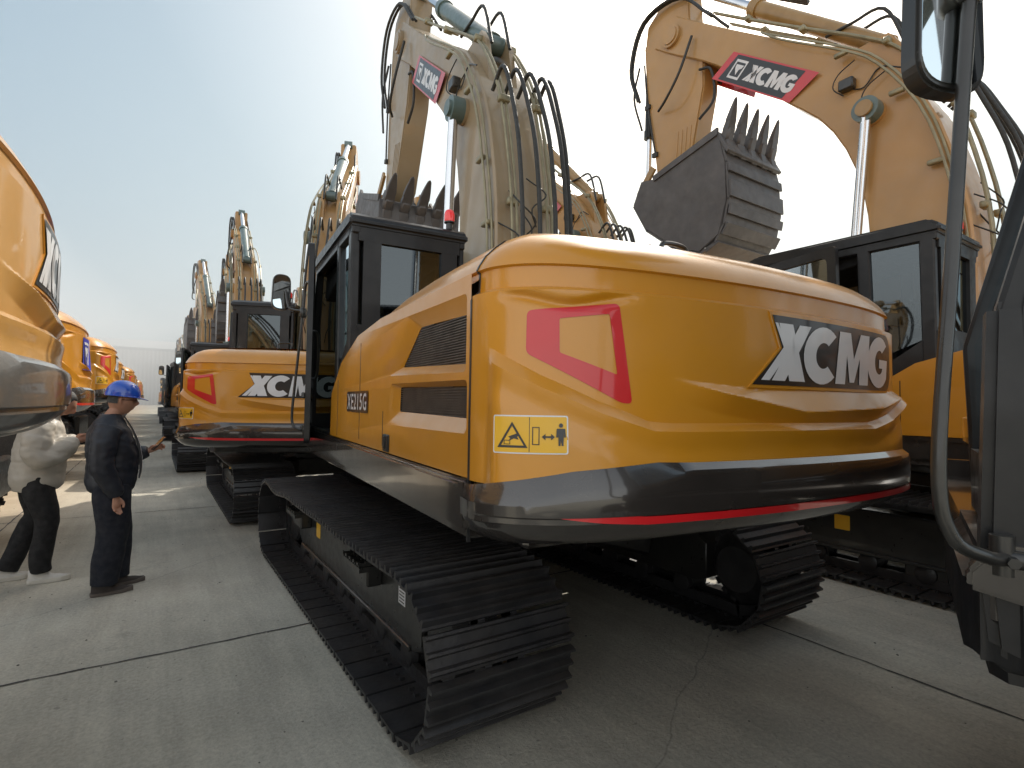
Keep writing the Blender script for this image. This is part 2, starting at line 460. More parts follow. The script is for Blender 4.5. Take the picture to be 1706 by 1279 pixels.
mb = MB(); mb.decal([[(-.36,1.61),(-.04,1.61),(-.04,1.90),(-.36,1.90)],[(-.33,1.64),(-.33,1.87),(-.07,1.87),(-.07,1.64)]], cwmap(.008), cut=.05)
mb.decal([[(-.30,1.84),(-.10,1.84),(-.10,1.78),(-.16,1.76),(-.20,1.66),(-.24,1.76),(-.30,1.78)]], cwmap(.008), cut=.05)
M['emb1'] = mb.mesh('emblem', WHT)
# ---- seam between counterweight and side panels
mb = MB(); path = []
for z in frange(1.03,1.95,10): path.append((-1.267,-2.418,z))
for off, z in PROF[:8]: path.append((-1.267+off,-2.418,z-.001))
pr_ = [Vector(p) for p in path]
for a, b in zip(pr_, pr_[1:]): mb.bar(a, b, .010, .012, up=(1,0,0))
M['seam'] = mb.mesh('panel_gap', LBK, 30)

# ------------------------------------------------------------------ upper body
XS = -1.270
UA_ = [(-1.73,1.93),(-2.36,1.912),(-2.335,1.712),(-1.45,1.742)]
UO_ = [(-1.60,1.995),(-2.375,1.985),(-2.375,1.675),(-1.30,1.700)]
LA_ = [(-1.41,1.634),(-2.35,1.622),(-2.35,1.492),(-1.40,1.502)]
LO_ = [(-1.34,1.655),(-2.39,1.645),(-2.39,1.435),(-1.24,1.425)]
panel = [(-2.415,1.268),(.46,1.268),(.44,1.62),(.05,1.86),(-.50,2.01),(-1.10,2.055),(-2.415,2.055)]
def side_panel(sign):
    X = -XS*sign if sign > 0 else XS
    mb = MB()
    fm = lambda x, y: (sign*1.27, x, y)
    pan = panel if sign < 0 else [(-2.415,1.268),(-.05,1.268),(-.05,1.95),(-.50,1.985),(-1.10,2.04),(-2.415,2.04)]
    ro = [rnd_poly(UO_, .03), rnd_poly(LO_, .03)]
    ra = [rnd_poly(UA_, .02), rnd_poly(LA_, .015)]
    loops = [pan]+[l[::-1] for l in ro]
    mb.decal(loops, fm)
    for o, a in zip(ro, ra):
        n = len(o)
        for i in range(n):
            j = (i+1)%n
            mb.face([fm(*o[i]), fm(*o[j]), (sign*1.232, a[j][0], a[j][1]), (sign*1.232, a[i][0], a[i][1])])
    bmesh.ops.remove_doubles(mb.bm, verts=mb.bm.verts, dist=1e-5)
    bmesh.ops.recalc_face_normals(mb.bm, faces=mb.bm.faces)
    return mb.mesh('side_panel', YEL, 25)
M['panelL'] = side_panel(-1); M['panelR'] = side_panel(1)
def grille(quad, sign, name):
    mb = MB(); X = sign*1.222
    mb.face([(X, *p) for p in quad])
    # fine horizontal slats
    zlo = min(p[1] for p in quad); zhi = max(p[1] for p in quad); z = zlo+.006
    ys = [p[0] for p in quad]
    while z < zhi:
        xs = []
        for i in range(4):
            a, b = quad[i], quad[(i+1)%4]
            if (a[1]-z)*(b[1]-z) < 0: xs.append(a[0]+(b[0]-a[0])*(z-a[1])/(b[1]-a[1]))
        if len(xs) >= 2:
            y0, y1 = min(xs), max(xs)
            mb.box((sign*1.227,(y0+y1)/2,z), (.008,y1-y0-.004,.0055))
        z += .0115
    return mb.mesh(name, GRL, 30)
for sg, k in ((-1,'L'),(1,'R')):
    M['gr1'+k] = grille(UA_, sg, 'grille'); M['gr2'+k] = grille(LA_, sg, 'grille')
# panel gap lines, latch, handle on the left panel
mb = MB()
for y, z0, z1 in ((-.60,1.30,1.95),(-1.19,1.30,1.50)):
    mb.box((-1.2706,y,(z0+z1)/2),(.0028,.007,z1-z0))
mb.box((-1.2706,.16,1.50),(.0028,.007,.44))
M['gaps'] = loose(mb, 'door_gap', LBK, 30)
mb = MB(); mb.box((-1.273,-1.28,1.322),(.012,.115,.098),bev=.006); mb.box((-1.281,-1.265,1.325),(.012,.035,.075),bev=.005); mb.box((-1.280,-1.315,1.32),(.006,.02,.08))
M['latch'] = mb.mesh('door_latch', LBK, 30)
# embossed vertical hand grip moulding on the left panel
mb = MB()
P_ = []
for zi in frange(1.56,1.83,12):
    row = []
    for yi in frange(-.86,-.30,20):
        a = sst(1.56,1.61,zi)*(1-sst(1.78,1.83,zi)); b = sst(-.86,-.74,yi)*(1-sst(-.44,-.30,yi))
        row.append((-1.2715-.0*a-.022*a*b, yi+.05*(zi-1.56), zi-.0))
    P_.append(row)
M['emboss'] = None; mb.bm.free()
plm = lambda off: (lambda x, y: (-1.2745-off, -.245-x, 1.500+y))
me_, w_ = text_mesh('model_lettering', 'XE215G', WHT, .155, plm(.0035), sx=.95, bold=.012)
M['mtext'] = me_
mb = MB(); mb.decal([rnd_poly([(-.03,-.02),(w_+.03,-.02),(w_+.03,.125),(-.03,.125)], .02)], plm(.001)); M['mplate'] = mb.mesh('model_plate', LBK, 30)
# hood
def hood_sec(y, top, yl=None):
    f = (top-1.27)/(2.285-1.27); pts = []
    L_ = [(.006,2.015),(.034,2.035),(.034,2.058),(.020,2.064),(.030,2.085),(.055,2.125),(.095,2.165),(.14,2.200),(.21,2.232),(.32,2.255),(.46,2.270),(.9,2.285)]
    for off, z in L_: pts.append((-1.27+off, y, 1.27+(z-1.27)*f))
    for off, z in L_[::-1]: pts.append((1.27-off, y, 1.27+(z-1.27)*f))
    return pts
mb = MB()
secs = [hood_sec(y, t) for y, t in ((-2.42,2.285),(-2.2,2.285),(-1.9,2.285),(-1.6,2.28),(-1.3,2.265),(-1.05,2.235),(-.85,2.19),(-.6,2.12),(-.35,2.05),(-.14,1.98))]
mb.grid(secs); mb.bm.faces.new([v for v in mb.grid([secs[-1],secs[-1]])[0]]) if False else None
mb.face(secs[-1])
M['hood'] = mb.mesh('hood', YEL, 50)
# top parts: exhaust, filler, lifting eyes, hood handle
mb = MB(); mb.cyl((.55,-1.35,2.25),(.55,-1.35,2.52),.055,16); mb.tube([(.55,-1.35,2.50),(.55,-1.38,2.60),(.55,-1.46,2.66)],.055,14)
M['exhaust'] = mb.mesh('exhaust_pipe', BLK2)
mb = MB()
mb.tube([(-.2,-2.35,2.27),(-.2,-2.33,2.36),(-.05,-2.33,2.36),(-.05,-2.35,2.27)],.012,8)
M['liftbar'] = mb.mesh('lifting_eye', BLK2)
# sill rail under the side panels, platform
mb = MB()
for sg in (-1,1):
    pr_ = [(-2.425,1.264),(1.95,1.264),(2.0,1.20),(2.0,1.16),(1.6,1.075),(-2.425,1.075)]
    mb.yz(pr_, sg*1.235, sg*1.292, .010, 2)
    mb.yz([(-2.4,1.085),(1.55,1.085),(1.5,1.02),(-2.4,1.035)], sg*1.12, sg*1.262, .008)
    mb.box((sg*1.297,-.3,1.236),(.010,4.1,.012))
mb.box((0,-.35,1.14),(2.46,4.2,.16))
mb.box((0,-.8,1.00),(1.9,3.0,.14),bev=.02)
mb.box((0,1.72,1.12),(2.5,.5,.10),bev=.02)
M['platform'] = mb.mesh('platform', DGR, 30)
mb = MB(); mb.lathe([(.66,.80),(.70,.80),(.70,.90),(.64,.92),(.64,.99),(.3,.99)],n=40)
M['bearing'] = mb.mesh('swing_bearing', BLK2)
# right side tool box with step treads, rounded front
mb = MB(); mb.yz([(-.10,1.27),(1.75,1.27),(1.85,1.34),(1.85,1.55),(1.30,1.78),(.9,1.95),(-.10,1.95)], .34, 1.262, .04, 3)
M['toolbox'] = mb.mesh('tool_box', YEL, 40)
mb = MB()
hr = [(1.20,1.70,1.58),(1.20,1.62,2.72),(1.20,1.42,2.82),(1.20,.95,2.62),(1.20,.88,1.96)]
mb.tube(hr,.019,10,res=6)
mb.tube([(1.20,1.64,2.35),(1.20,1.3,2.40),(1.20,.92,2.22)],.016,8); mb.tube([(1.20,1.66,2.02),(1.20,.9,1.98+.05)],.016,8,False)
mb.tube([(.42,1.60,1.60),(.42,1.58,2.30),(.42,1.35,2.38),(.42,1.05,2.28),(.42,1.0,1.92)],.017,8)
M['rail'] = mb.mesh('handrail', BLK2, 50)
mb = MB()
mb.box((.8,1.0,1.965),(.75,.5,.02),bev=.004); mb.box((.8,.55,1.96),(.75,.3,.02))
M['tread'] = mb.mesh('walkway_tread', BLK2)

# ------------------------------------------------------------------ cab
cx0, cx1, cy0, cy1, cz0, cz1 = -1.245, -.30, -.10, 1.92, 1.22, 2.99
SIDE = [(cy0,cz0),(cy1,cz0),(cy1+.02,1.75),(1.62,cz1-.06),(cy0+.02,cz1-.06)]
mb = MB()
def cabside(x0, x1, door):
    # pillars and rails of one side
    mb.yz([(cy0,cz0),(cy0+.10,cz0),(cy0+.13,cz1-.05),(cy0+.02,cz1-.05)], x0, x1, .012)         # rear corner post
    mb.yz([(cy1-.07,cz0),(cy1,cz0),(cy1+.02,1.78),(1.64,cz1-.04),(1.55,cz1-.04),(cy1-.065,1.78)], x0, x1, .010)  # A pillar
    mb.yz([(cy0,cz1-.13),(1.60,cz1-.13),(1.60,cz1-.03),(cy0,cz1-.03)], x0, x1, .010)
    mb.yz([(cy0,cz0),(cy1,cz0),(cy1,cz0+.06),(cy0,cz0+.06)], x0, x1, .006)
    mb.yz([(.34,cz0),(.46,cz0),(.50,cz1-.05),(.40,cz1-.05)], x0, x1, .010)                       # B pillar
    if not door: mb.yz([(cy0,cz0),(cy1,cz0),(cy1,1.70),(cy0,1.70)], x0, x1)
    mb.yz([(cy0,cz0),(.45,cz0),(.45,1.74),(cy0,2.12)], x0+.006*(1 if x0<-1 else -1), x1)
cabside(cx0, cx0+.07, True); cabside(cx1-.05, cx1, False)
mb.box(((cx0+cx1)/2,cy0+.035,1.70),(cx1-cx0-.1,.07,.9))
mb.box(((cx0+cx1)/2,cy0+.035,2.87),(cx1-cx0-.1,.066,.13))
for x in (cx0+.16,cx1-.14): mb.box((x,cy0+.035,2.48),(.14,.064,.7))
mb.box(((cx0+cx1)/2,cy1-.03,1.32),(cx1-cx0-.1,.07,.2))
mb.box(((cx0+cx1)/2,(cy0+cy1)/2,cz0+.02),(cx1-cx0-.06,cy1-cy0-.08,.04))
mb.box(((cx0+cx1)/2,1.60,2.90),(cx1-cx0-.08,.07,.07))
M['cab'] = mb.mesh('cab', CABM, 30)
mb = MB(); mb.yz([(cy0-.03,cz1-.075),(cy0-.03,cz1-.01),(cy0+.05,cz1+.045),(1.45,cz1+.055),(1.68,cz1-.02),(1.70,cz1-.075)], cx0-.025, cx1+.02, .022, 3)
mb.box((-.78,.55,cz1+.06),(.62,.75,.03),bev=.012)
mb.tube([(cx0-.005,cy0,cz1-.03),(cx0-.01,1.66,cz1-.04)],.016,8,False)
_m = mb; mb = MB(); mb.yz([(.35,2.88),(1.60,2.88),(1.66,2.66),(1.60,2.60),(.5,2.80),(.35,2.80)], cx0+.10, cx1-.08, .01)
M['blind'] = mb.mesh('sun_blind', SEATM, 30); mb = _m
M['roof'] = mb.mesh('cab_roof', CABM, 35)
mb = MB()
mb.face([(cx0+.22,cy0+.03,2.14),(cx1-.20,cy0+.03,2.14),(cx1-.20,cy0+.03,2.80),(cx0+.22,cy0+.03,2.80)])
M['glR'] = mb.mesh('rear_window', GLS)
mb = MB(); mb.face([(cx0+.05,cy1-.02,1.42),(cx1-.04,cy1-.02,1.42),(cx1-.04,cy1-.01,1.78),(cx0+.05,cy1-.01,1.78)]); mb.face([(cx0+.05,cy1-.01,1.78),(cx1-.04,cy1-.01,1.78),(cx1-.04,1.60,2.88),(cx0+.05,1.60,2.88)])
M['glF'] = mb.mesh('windscreen', GLS)
mb = MB(); mb.face([(cx0+.03,cy0+.12,2.05),(cx0+.03,.38,1.90),(cx0+.03,.42,2.86),(cx0+.03,cy0+.12,2.86)])
M['glS'] = mb.mesh('side_window', GLS)
mb = MB(); mb.face([(cx1-.02,cy0+.12,1.71),(cx1-.02,cy1-.05,1.71),(cx1-.02,1.6,2.86),(cx1-.02,cy0+.12,2.86)])
M['glX'] = mb.mesh('side_window', GLS)
# door (hinged at the A pillar, a little ajar) - built about its hinge
dl = cy1-.48
def dp(y, z): return (y-cy1+.04, z)
mb = MB(); ring = [dp(.50,cz0-.03),dp(cy1-.04,cz0-.03),dp(cy1-.02,1.78),dp(1.62,cz1-.10),dp(.56,cz1-.06)]
hole = [dp(.60,1.66),dp(cy1-.12,1.66),dp(cy1-.10,1.80),dp(1.56,cz1-.18),dp(.64,cz1-.15)]
hole2 = [dp(.62,1.30),dp(cy1-.12,1.30),dp(cy1-.12,1.58),dp(.62,1.58)]
ring_r = rnd_poly(ring,.05); hole_r = rnd_poly(hole,.06); h2 = rnd_poly(hole2,.04)
for x in (0, .045):
    mb.decal([ring_r, hole_r[::-1], h2[::-1]], lambda a, b, x=x: (x, a, b))
for lp in (ring_r, hole_r, h2):
    for i in range(len(lp)):
        a, b = lp[i], lp[(i+1)%len(lp)]; mb.face([(0,*a),(0,*b),(.045,*b),(.045,*a)])
bmesh.ops.remove_doubles(mb.bm, verts=mb.bm.verts, dist=1e-5); bmesh.ops.recalc_face_normals(mb.bm, faces=mb.bm.faces)
M['door'] = mb.mesh('door', CABM, 30)
mb = MB(); mb.decal([hole_r], lambda a,b: (.022,a,b)); mb.decal([h2], lambda a,b: (.022,a,b)); M['doorgl'] = mb.mesh('door_window', GLS)
mb = MB(); mb.box((-.012,dl*-1+.09,1.60),(.03,.10,.05),bev=.008); mb.tube([(.03,-.98,1.75),(.09,-.98,1.8),(.09,-.98,2.15),(.03,-.98,2.2)],.012,8)
M['doorh'] = mb.mesh('door_handle', BLK2)
# mirror rail + mirror at the front left corner
mb = MB()
mb.tube([(-1.25,1.72,2.74),(-1.29,1.84,2.84),(-1.31,1.93,2.80),(-1.315,1.97,2.62),(-1.365,2.02,1.9),(-1.395,2.05,1.44),(-1.385,2.03,1.29),(-1.34,1.97,1.245),(-1.285,1.93,1.235)],.0145,12,res=6)
mb.box((-1.275,1.92,1.235),(.05,.08,.04),bev=.01); mb.cyl((-1.28,1.94,1.20),(-1.28,1.94,1.285),.022,12)
mb.cyl((-1.29,1.93,1.235),(-1.325,1.925,1.235),.012,6)
mb.box((-1.322,1.98,2.52),(.06,.06,.11),bev=.012)
mb.tube([(-1.33,1.99,2.54),(-1.43,2.06,2.56),(-1.46,2.10,2.60),(-1.49,2.14,2.78)],.011,8)
M['mrail'] = mb.mesh('mirror_rail', BLK2, 50)
mb = MB()   # lower corner shroud of the cab and the broad front post cover
mb.yz([(1.86,.98),(1.96,1.02),(1.975,1.20),(1.955,1.80),(1.88,1.80),(1.86,1.2)], -1.262, -1.15, .02, 2)
mb.xy([(-1.27,1.70),(-1.27,1.95),(-1.20,2.0),(-.3,2.0),(-.3,1.7)], .95, 1.20, .05, 3)
M['apron'] = mb.mesh('corner_shroud', CABM, 40)
mb = MB()
mir = rnd_poly([(-.100,-.20),(.105,-.20),(.100,.20),(-.085,.20)], .085, 8)
mb.xz(mir, .0, .05, .012, 2)
M['mirror'] = mb.mesh('mirror', BLK2, 40)
mb = MB(); mb.xz([(x*.90,z*.92) for x,z in mir], -.003, .002)
M['mirrorg'] = mb.mesh('mirror_glass', MIRR, 40)
mb = MB(); mb.lathe([(.035,0),(.04,.01),(.03,.02),(.028,.07),(.045,.075),(.045,.085)],n=18)
M['beacon0'] = mb.mesh('beacon', BLK2)
mb = MB(); mb.lathe([(.042,.086),(.045,.10),(.045,.15),(.036,.18),(.018,.192)],n=20)
M['beacon1'] = mb.mesh('beacon_lens', REDL, 60)
mb = MB()
mb.box((-.77,.55,1.55),(.50,.50,.14),bev=.05,seg=3); mb.box((-.77,.30,1.92),(.46,.13,.68),rot=RX(8),bev=.05,seg=3); mb.box((-.77,.24,2.36),(.26,.10,.20),bev=.04,seg=3)
mb.box((-.77,.55,1.38),(.36,.36,.26)); 
for x in (-1.05,-.50): mb.box((x,.60,1.66),(.14,.50,.12),bev=.03,seg=2); mb.cyl((x,.82,1.70),(x,.86,1.92),.02,8)
M['seat'] = mb.mesh('operator_seat', SEATM, 40)
mb = MB(); mb.box((-.40,1.40,2.05),(.05,.24,.20),bev=.02); mb.cyl((-.42,1.45,1.3),(-.40,1.42,2.0),.02,8); mb.tube([(-.85,1.35,1.3),(-.85,1.45,1.8),(-.85,1.40,1.95)],.015,8); mb.tube([(-.68,1.35,1.3),(-.68,1.45,1.8),(-.68,1.40,1.95)],.015,8)
M['ctrl'] = mb.mesh('control_levers', SEATM, 40)

# ------------------------------------------------------------------ undercarriage
PITCH = .190; TR = .345; TC = 1.755; TZ = .395
def sag(y):
    # upper run dips between idler, carrier rollers and sprocket
    t = [(-1.755,0),(-1.2,-.010),(-.75,-.020),(-.3,-.004),(.15,-.010),(.7,-.004),(1.25,-.045),(1.755,0)]
    for (a,u),(b,v) in zip(t,t[1:]):
        if a <= y <= b:
            k = (y-a)/(b-a); k = k*k*(3-2*k); return u+(v-u)*k
    return 0
LEN = 2*(2*TC)+2*math.pi*TR; NS = round(LEN/PITCH); PP = LEN/NS
def tpath(d):
    d %= LEN
    if d < 2*TC: return Vector((-TC+d, TZ-TR)), Vector((0,-1))
    d -= 2*TC
    if d < math.pi*TR:
        a = -math.pi/2+d/TR; n = Vector((math.cos(a), math.sin(a))); return Vector((TC,TZ))+n*TR, n
    d -= math.pi*TR
    if d < 2*TC: y = TC-d; return Vector((y, TZ+TR+sag(y))), Vector((0,1))
    d -= 2*TC
    a = math.pi/2+d/TR; n = Vector((math.cos(a), math.sin(a))); return Vector((-TC,TZ))+n*TR, n
def track_mesh(sg):
    mb = MB(); x0, x1 = sg*1.53, sg*.79; xa, xb = min(x0,x1), max(x0,x1); cx = (xa+xb)/2; w = xb-xa
    for i in range(NS):
        p0, n0 = tpath(i*PP); p1, n1 = tpath((i+1)*PP)
        c = (p0+p1)/2; t = (p1-p0).normalized(); n = Vector((t.y, -t.x))
        if n.dot(n0+n1) < 0: n = -n
        rot = Matrix(((1,0,0,0),(0,t.x,n.x,0),(0,t.y,n.y,0),(0,0,0,1)))
        L = (p1-p0).length
        def P(a, b, x): return (x, c.x+t.x*a+n.x*b, c.y+t.y*a+n.y*b)
        # shoe cross-section with three grousers
        g = [(-.5*L+.012,-.006),(-.5*L+.012,.020),(-.42*L,.036),(-.36*L,.036),(-.31*L,.008),(-.10*L,.006),(-.06*L,.034),(.0,.034),(.05*L,.006),(.25*L,.006),(.30*L,.036),(.36*L,.036),(.41*L,.008),(.5*L-.006,.004),(.5*L-.006,-.006)]
        mb.prism(g, lambda q: P(q[0],q[1],xa), lambda q: P(q[0],q[1],xb))
        # chain links inside
        for dx in (-.085,.085):
            mb.box((cx+dx, c.x-n.x*.045, c.y-n.y*.045), (.035, L*1.02, .075), rot)
        for dx in (-.05,.05):
            for a in (-.035,.035): mb.box((cx+dx*3.1, c.x+t.x*a+n.x*-.014, c.y+t.y*a+n.y*-.014), (.025,.025,.014), rot)
    return mb.mesh('track', BLK, 30, weld=False)
M['trkL'] = track_mesh(-1); M['trkR'] = track_mesh(1)
def frame_mesh(sg):
    mb = MB(); x = sg
    mb.yz([(-1.50,.26),(-1.40,.22),(1.15,.22),(1.32,.30),(1.32,.46),(1.05,.60),(-1.38,.60),(-1.50,.52)], x*1.03, x*1.285, .008)
    mb.box((x*1.292,-.12,.235),(.03,2.5,.03),bev=.006)
    mb.box((x*1.292,-.18,.606),(.03,2.3,.012),bev=.003)
    mb.box((x*1.16,1.45,.40),(.16,.45,.16),bev=.02); 
    mb.box((x*1.27,1.28,.50),(.10,.26,.15),bev=.015)
    mb.box((x*1.30,1.25,.56),(.04,.07,.07),bev=.01)
    # rock guard bars below
    for y in (-.9,0,.9): mb.box((x*1.24,y,.17),(.03,.30,.10),bev=.008)
    mb.yz([(-1.52,.30),(-1.40,.24),(-1.40,.58),(-1.52,.50)], x*1.28, x*1.30)
    return mb.mesh('track_frame', BLK2, 30)
M['frL'] = frame_mesh(-1); M['frR'] = frame_mesh(1)
def step_mesh(sg):
    mb = MB()
    mb.box((sg*1.36,0,0),(.15,.34,.03)); mb.box((sg*1.33,0,-.06),(.10,.30,.11),bev=.01)
    for k in range(9): mb.box((sg*1.36,-.15+k*.0375,.025),(.15,.008,.03))
    for k in range(4):
        for j in range(5): mb.box((sg*(1.30+k*.045),-.15+j*.075,.038),(.012,.02,.016))
    return mb.mesh('step', BLK2, 30)
M['stepL'] = step_mesh(-1); M['stepR'] = step_mesh(1)
mb = MB(); mb.lathe([(.05,-.12),(.075,-.11),(.085,-.07),(.07,-.05),(.07,.05),(.085,.07),(.075,.11),(.05,.12)],axis='x',n=18); M['roller'] = mb.mesh('roller', BLK)
mb = MB(); mb.lathe([(.10,-.10),(.25,-.08),(.27,-.06),(.27,.06),(.25,.08),(.10,.10)],axis='x',n=32); M['idler'] = mb.mesh('idler', BLK)
mb = MB(); mb.lathe([(.06,-.14),(.16,-.14),(.20,-.08),(.26,-.03),(.26,.03),(.20,.08),(.16,.10)],axis='x',n=32)
for k in range(21):
    a = 2*math.pi*k/21; mb.box((0,.275*math.cos(a),.275*math.sin(a)),(.05,.03,.05),Matrix.Rotation(a,4,'X'))
M['sprocket'] = mb.mesh('sprocket', BLK)
mb = MB(); mb.decal([rnd_poly([(.55,.40),(.68,.40),(.68,.53),(.55,.53)],.01)], lambda a,b: (-1.2870,a,b)); M['ylab'] = mb.mesh('caution_label', STK)
mb = MB(); mb.decal([[(.70,.40),(.78,.40),(.78,.54),(.70,.54)]], lambda a,b: (-1.2868,a,b)); M['slot'] = mb.mesh('grease_hole', LBK)
mb = MB(); mb.decal([[(-1.27,.42),(-1.17,.42),(-1.17,.52),(-1.27,.52)]], lambda a,b: (-1.2870,a,b)); M['wlab'] = mb.mesh('white_label', WHT)
mb = MB()
for k in range(5): mb.box((-1.288,-1.22,.435+k*.018),(.001,.07,.006))
M['wlabt'] = mb.mesh('label_print', LBK)
mb = MB()
mb.box((0,0,.60),(1.1,1.3,.34),bev=.08,seg=2)
for sx in (-1,1):
    for sy in (-1,1): mb.bar((sx*.4,sy*.45,.60),(sx*1.12,sy*.85,.42),.30,.26,.03)
M['carbody'] = mb.mesh('carbody', BLK2, 30)
# wheeled undercarriage
mb = MB(); mb.box((0,0,.95),(.9,2.9,.40),bev=.06,seg=2); mb.box((0,1.4,.75),(1.7,.25,.25),bev=.05); mb.box((0,-1.4,.75),(1.7,.25,.25),bev=.05); mb.lathe([(.6,1.1),(.6,1.35)],n=32)
mb.box((0,-1.95,.8),(2.2,.12,.5),bev=.03)
M['chassis'] = mb.mesh('chassis', BLK2)
mb = MB(); mb.lathe([(.30,-.13),(.46,-.13),(.50,-.09),(.51,0),(.50,.09),(.46,.13),(.30,.13)],axis='x',n=40)
for k in range(26):
    a = 2*math.pi*k/26
    for sg in (-1,1): mb.box((sg*.06,.51*math.cos(a+sg*.06),.51*math.sin(a+sg*.06)),(.11,.045,.06),Matrix.Rotation(a+sg*.06,4,'X')@Matrix.Rotation(sg*.5,4,'Z'),bev=.006)
M['tyre'] = mb.mesh('wheel', RUB, 40)
mb = MB(); mb.lathe([(.05,-.10),(.20,-.10),(.26,-.05),(.30,-.12),(.31,0),(.30,.12),(.26,.05),(.20,.10),(.05,.10)],axis='x',n=28)
M['rim'] = mb.mesh('rim', RIM)

# ------------------------------------------------------------------ boom, arm, bucket (upper frame, y forward, z up)
FOOT = Vector((0,.30,1.75)); ELB = Vector((0,3.62,7.25)); PIN = Vector((0,3.75,4.80))
top_ = [(-.12,1.55),(-.13,2.4),(-.08,3.35),(.04,3.95),(.25,4.6),(.62,5.2),(.95,5.55),(1.66,6.05),(2.40,6.62),(2.90,7.02),(3.55,7.55)]
bot_ = [(3.98,7.25),(3.60,6.95),(2.98,6.50),(2.35,5.93),(1.78,5.33),(1.37,4.93),(1.10,4.52),(.92,4.06),(.82,3.55),(.78,2.9),(.72,2.1),(.62,1.55)]
mb = MB()
def boompoly(hw0, hw1):
    # box section whose width narrows to the tip; built as strips along the length
    n = 24
    Tp = crv([Vector(p) for p in top_], 6); Bt = crv([Vector(p) for p in bot_[::-1]], 6)
    def samp(P, k):
        Ls = [0]
        for a, b in zip(P, P[1:]): Ls.append(Ls[-1]+(b-a).length)
        d = k*Ls[-1]; i = min(bisect_right(Ls, d)-1, len(P)-2); return P[i].lerp(P[i+1], (d-Ls[i])/(Ls[i+1]-Ls[i]))
    rings = []
    for i in range(n+1):
        k = i/n; a = samp(Tp,k); b = samp(Bt,k); w = hw0+(hw1-hw0)*k; d = (a-b).normalized()*.018
        rings.append([(-w,a.x-d.x,a.y-d.y),(-w,b.x+d.x,b.y+d.y),(-w+.02,b.x,b.y),(w-.02,b.x,b.y),(w,b.x+d.x,b.y+d.y),(w,a.x-d.x,a.y-d.y),(w-.02,a.x,a.y),(-w+.02,a.x,a.y)])
    return rings
rings = boompoly(.38,.20)
V = mb.grid(rings, close_u=True); mb.bm.faces.new(V[0][::-1]); mb.bm.faces.new(V[-1])
# lug for the arm cylinder, tip bosses, boom cylinder boss
for x in (-.14,.14): mb.yz([(.45,4.95),(.55,5.45),(.66,5.62),(.82,5.62),(1.10,5.60),(1.3,5.75)], x-.03, x+.03)
mb.cyl((-.26,3.62,7.25),(.26,3.62,7.25),.17,20)
mb.cyl((-.34,.78,4.72),(.34,.78,4.72),.14,22)
bmesh.ops.recalc_face_normals(mb.bm, faces=mb.bm.faces)
M['boom'] = mb.mesh('boom', YEL2, 35)
mb = MB(); mb.cyl((-.48,.78,4.72),(-.335,.78,4.72),.135,20); mb.cyl((.335,.78,4.72),(.48,.78,4.72),.135,20); M['boss'] = loose(mb, 'pin_boss', CYLT)
# hoses and pipes on the boom
def along(P, off, x): return [(x, p[0]-off[0], p[1]-off[1]) for p in P]
mb = MB(); k = 0
topl = [(-.17,2.2),(-.15,3.2),(-.03,3.95),(.18,4.65),(.56,5.28),(.92,5.62),(1.62,6.14),(2.36,6.70),(2.9,7.12)]
for x in (-.22,-.17,.17,.22):
    mb.tube([(x,p[0]-.045,p[1]+.05) for p in topl], .016, 7, res=3)
for i,(a,b) in enumerate([(-.11,3.4),(.10,4.5),(.70,5.47),(1.62,6.14),(2.36,6.72)]):
    for x in (-.195,.195): mb.box((x,a-.04,b+.04),(.12,.07,.07),bev=.01)
for x, o in ((-.36,.0),(-.395,.03),(.36,.0)):
    mb.tube([(x,p[0]+.10+o,p[1]-.04-o) for p in topl[:7]]+[(x*.86,2.05,6.36)], .013, 6, res=3)
for i,(a,b) in enumerate([(-.02,3.3),(.12,3.98),(.45,4.85),(1.0,5.55)]):
    for x in (-.38,.38): mb.box((x,a+.06,b-.04),(.05,.14,.05),bev=.008)
M['pipes'] = mb.mesh('hydraulic_pipe', PIPE, 50)
mb = MB()
for x, o in ((-.24,.10),(-.10,.16),(.05,.18),(.20,.14),(.29,.08)):
    mb.tube([(x,-.20,1.9),(x-.02,-.36-o,2.8),(x,-.26-o,3.8),(x+.02,-.10-o*.6,4.45),(x+.02,.05-o*.2,4.85),(x+.02,.26,4.72)], .021, 8)
rh = random.Random(5)
for i in range(5):
    x = rh.uniform(-.26,.26); y = -.16; z = 2.6+i*.16
    mb.tube([(x,y,z),(x+rh.uniform(-.1,.1),y-rh.uniform(.05,.18),z+.15),(x+rh.uniform(-.12,.12),y-rh.uniform(0,.15),z+.32),(x+rh.uniform(-.1,.1),y+.1,z+.5)], .0075, 6)
for i in range(2):
    x = -.345; y = .75+.30*i; z = 4.75+.28*i
    mb.tube([(x,y,z),(x-.03,y+.1,z+.12),(x-.02,y+.05,z+.26),(x,y-.12,z+.36)], .007, 6)
for x in (-.12,.1): mb.tube([(x,.50,5.4),(x,.72,5.95),(x,1.05,5.98),(x,1.35,5.98)], .018, 8)
for x in (-.24,-.19,.2): mb.tube([(x,2.9,7.15),(x-.04,3.45,7.75),(x-.05,4.15,7.75),(x-.05,4.42,7.1),(x-.02,4.28,6.5)], .022, 8)
mb.tube([(-.27,3.2,7.0),(-.36,3.35,6.5),(-.36,3.6,6.2),(-.25,3.85,6.15)],.02,8)
mb.tube([(-.22,3.1,5.7),(-.22,2.85,5.9),(-.22,2.9,6.35),(-.22,3.1,6.45)],.02,8)
M['hoses'] = loose(mb, 'hydraulic_hose', HOSE, 60)
mb = MB(); mb.box((-.33,1.02,5.15),(.10,.16,.13),bev=.015); mb.tube([(-.30,1.0,5.1),(-.31,.85,5.05),(-.3,.7,5.2),(-.29,.5,5.1)],.008,6)
M['lamp'] = mb.mesh('work_lamp', BLK2, 40)
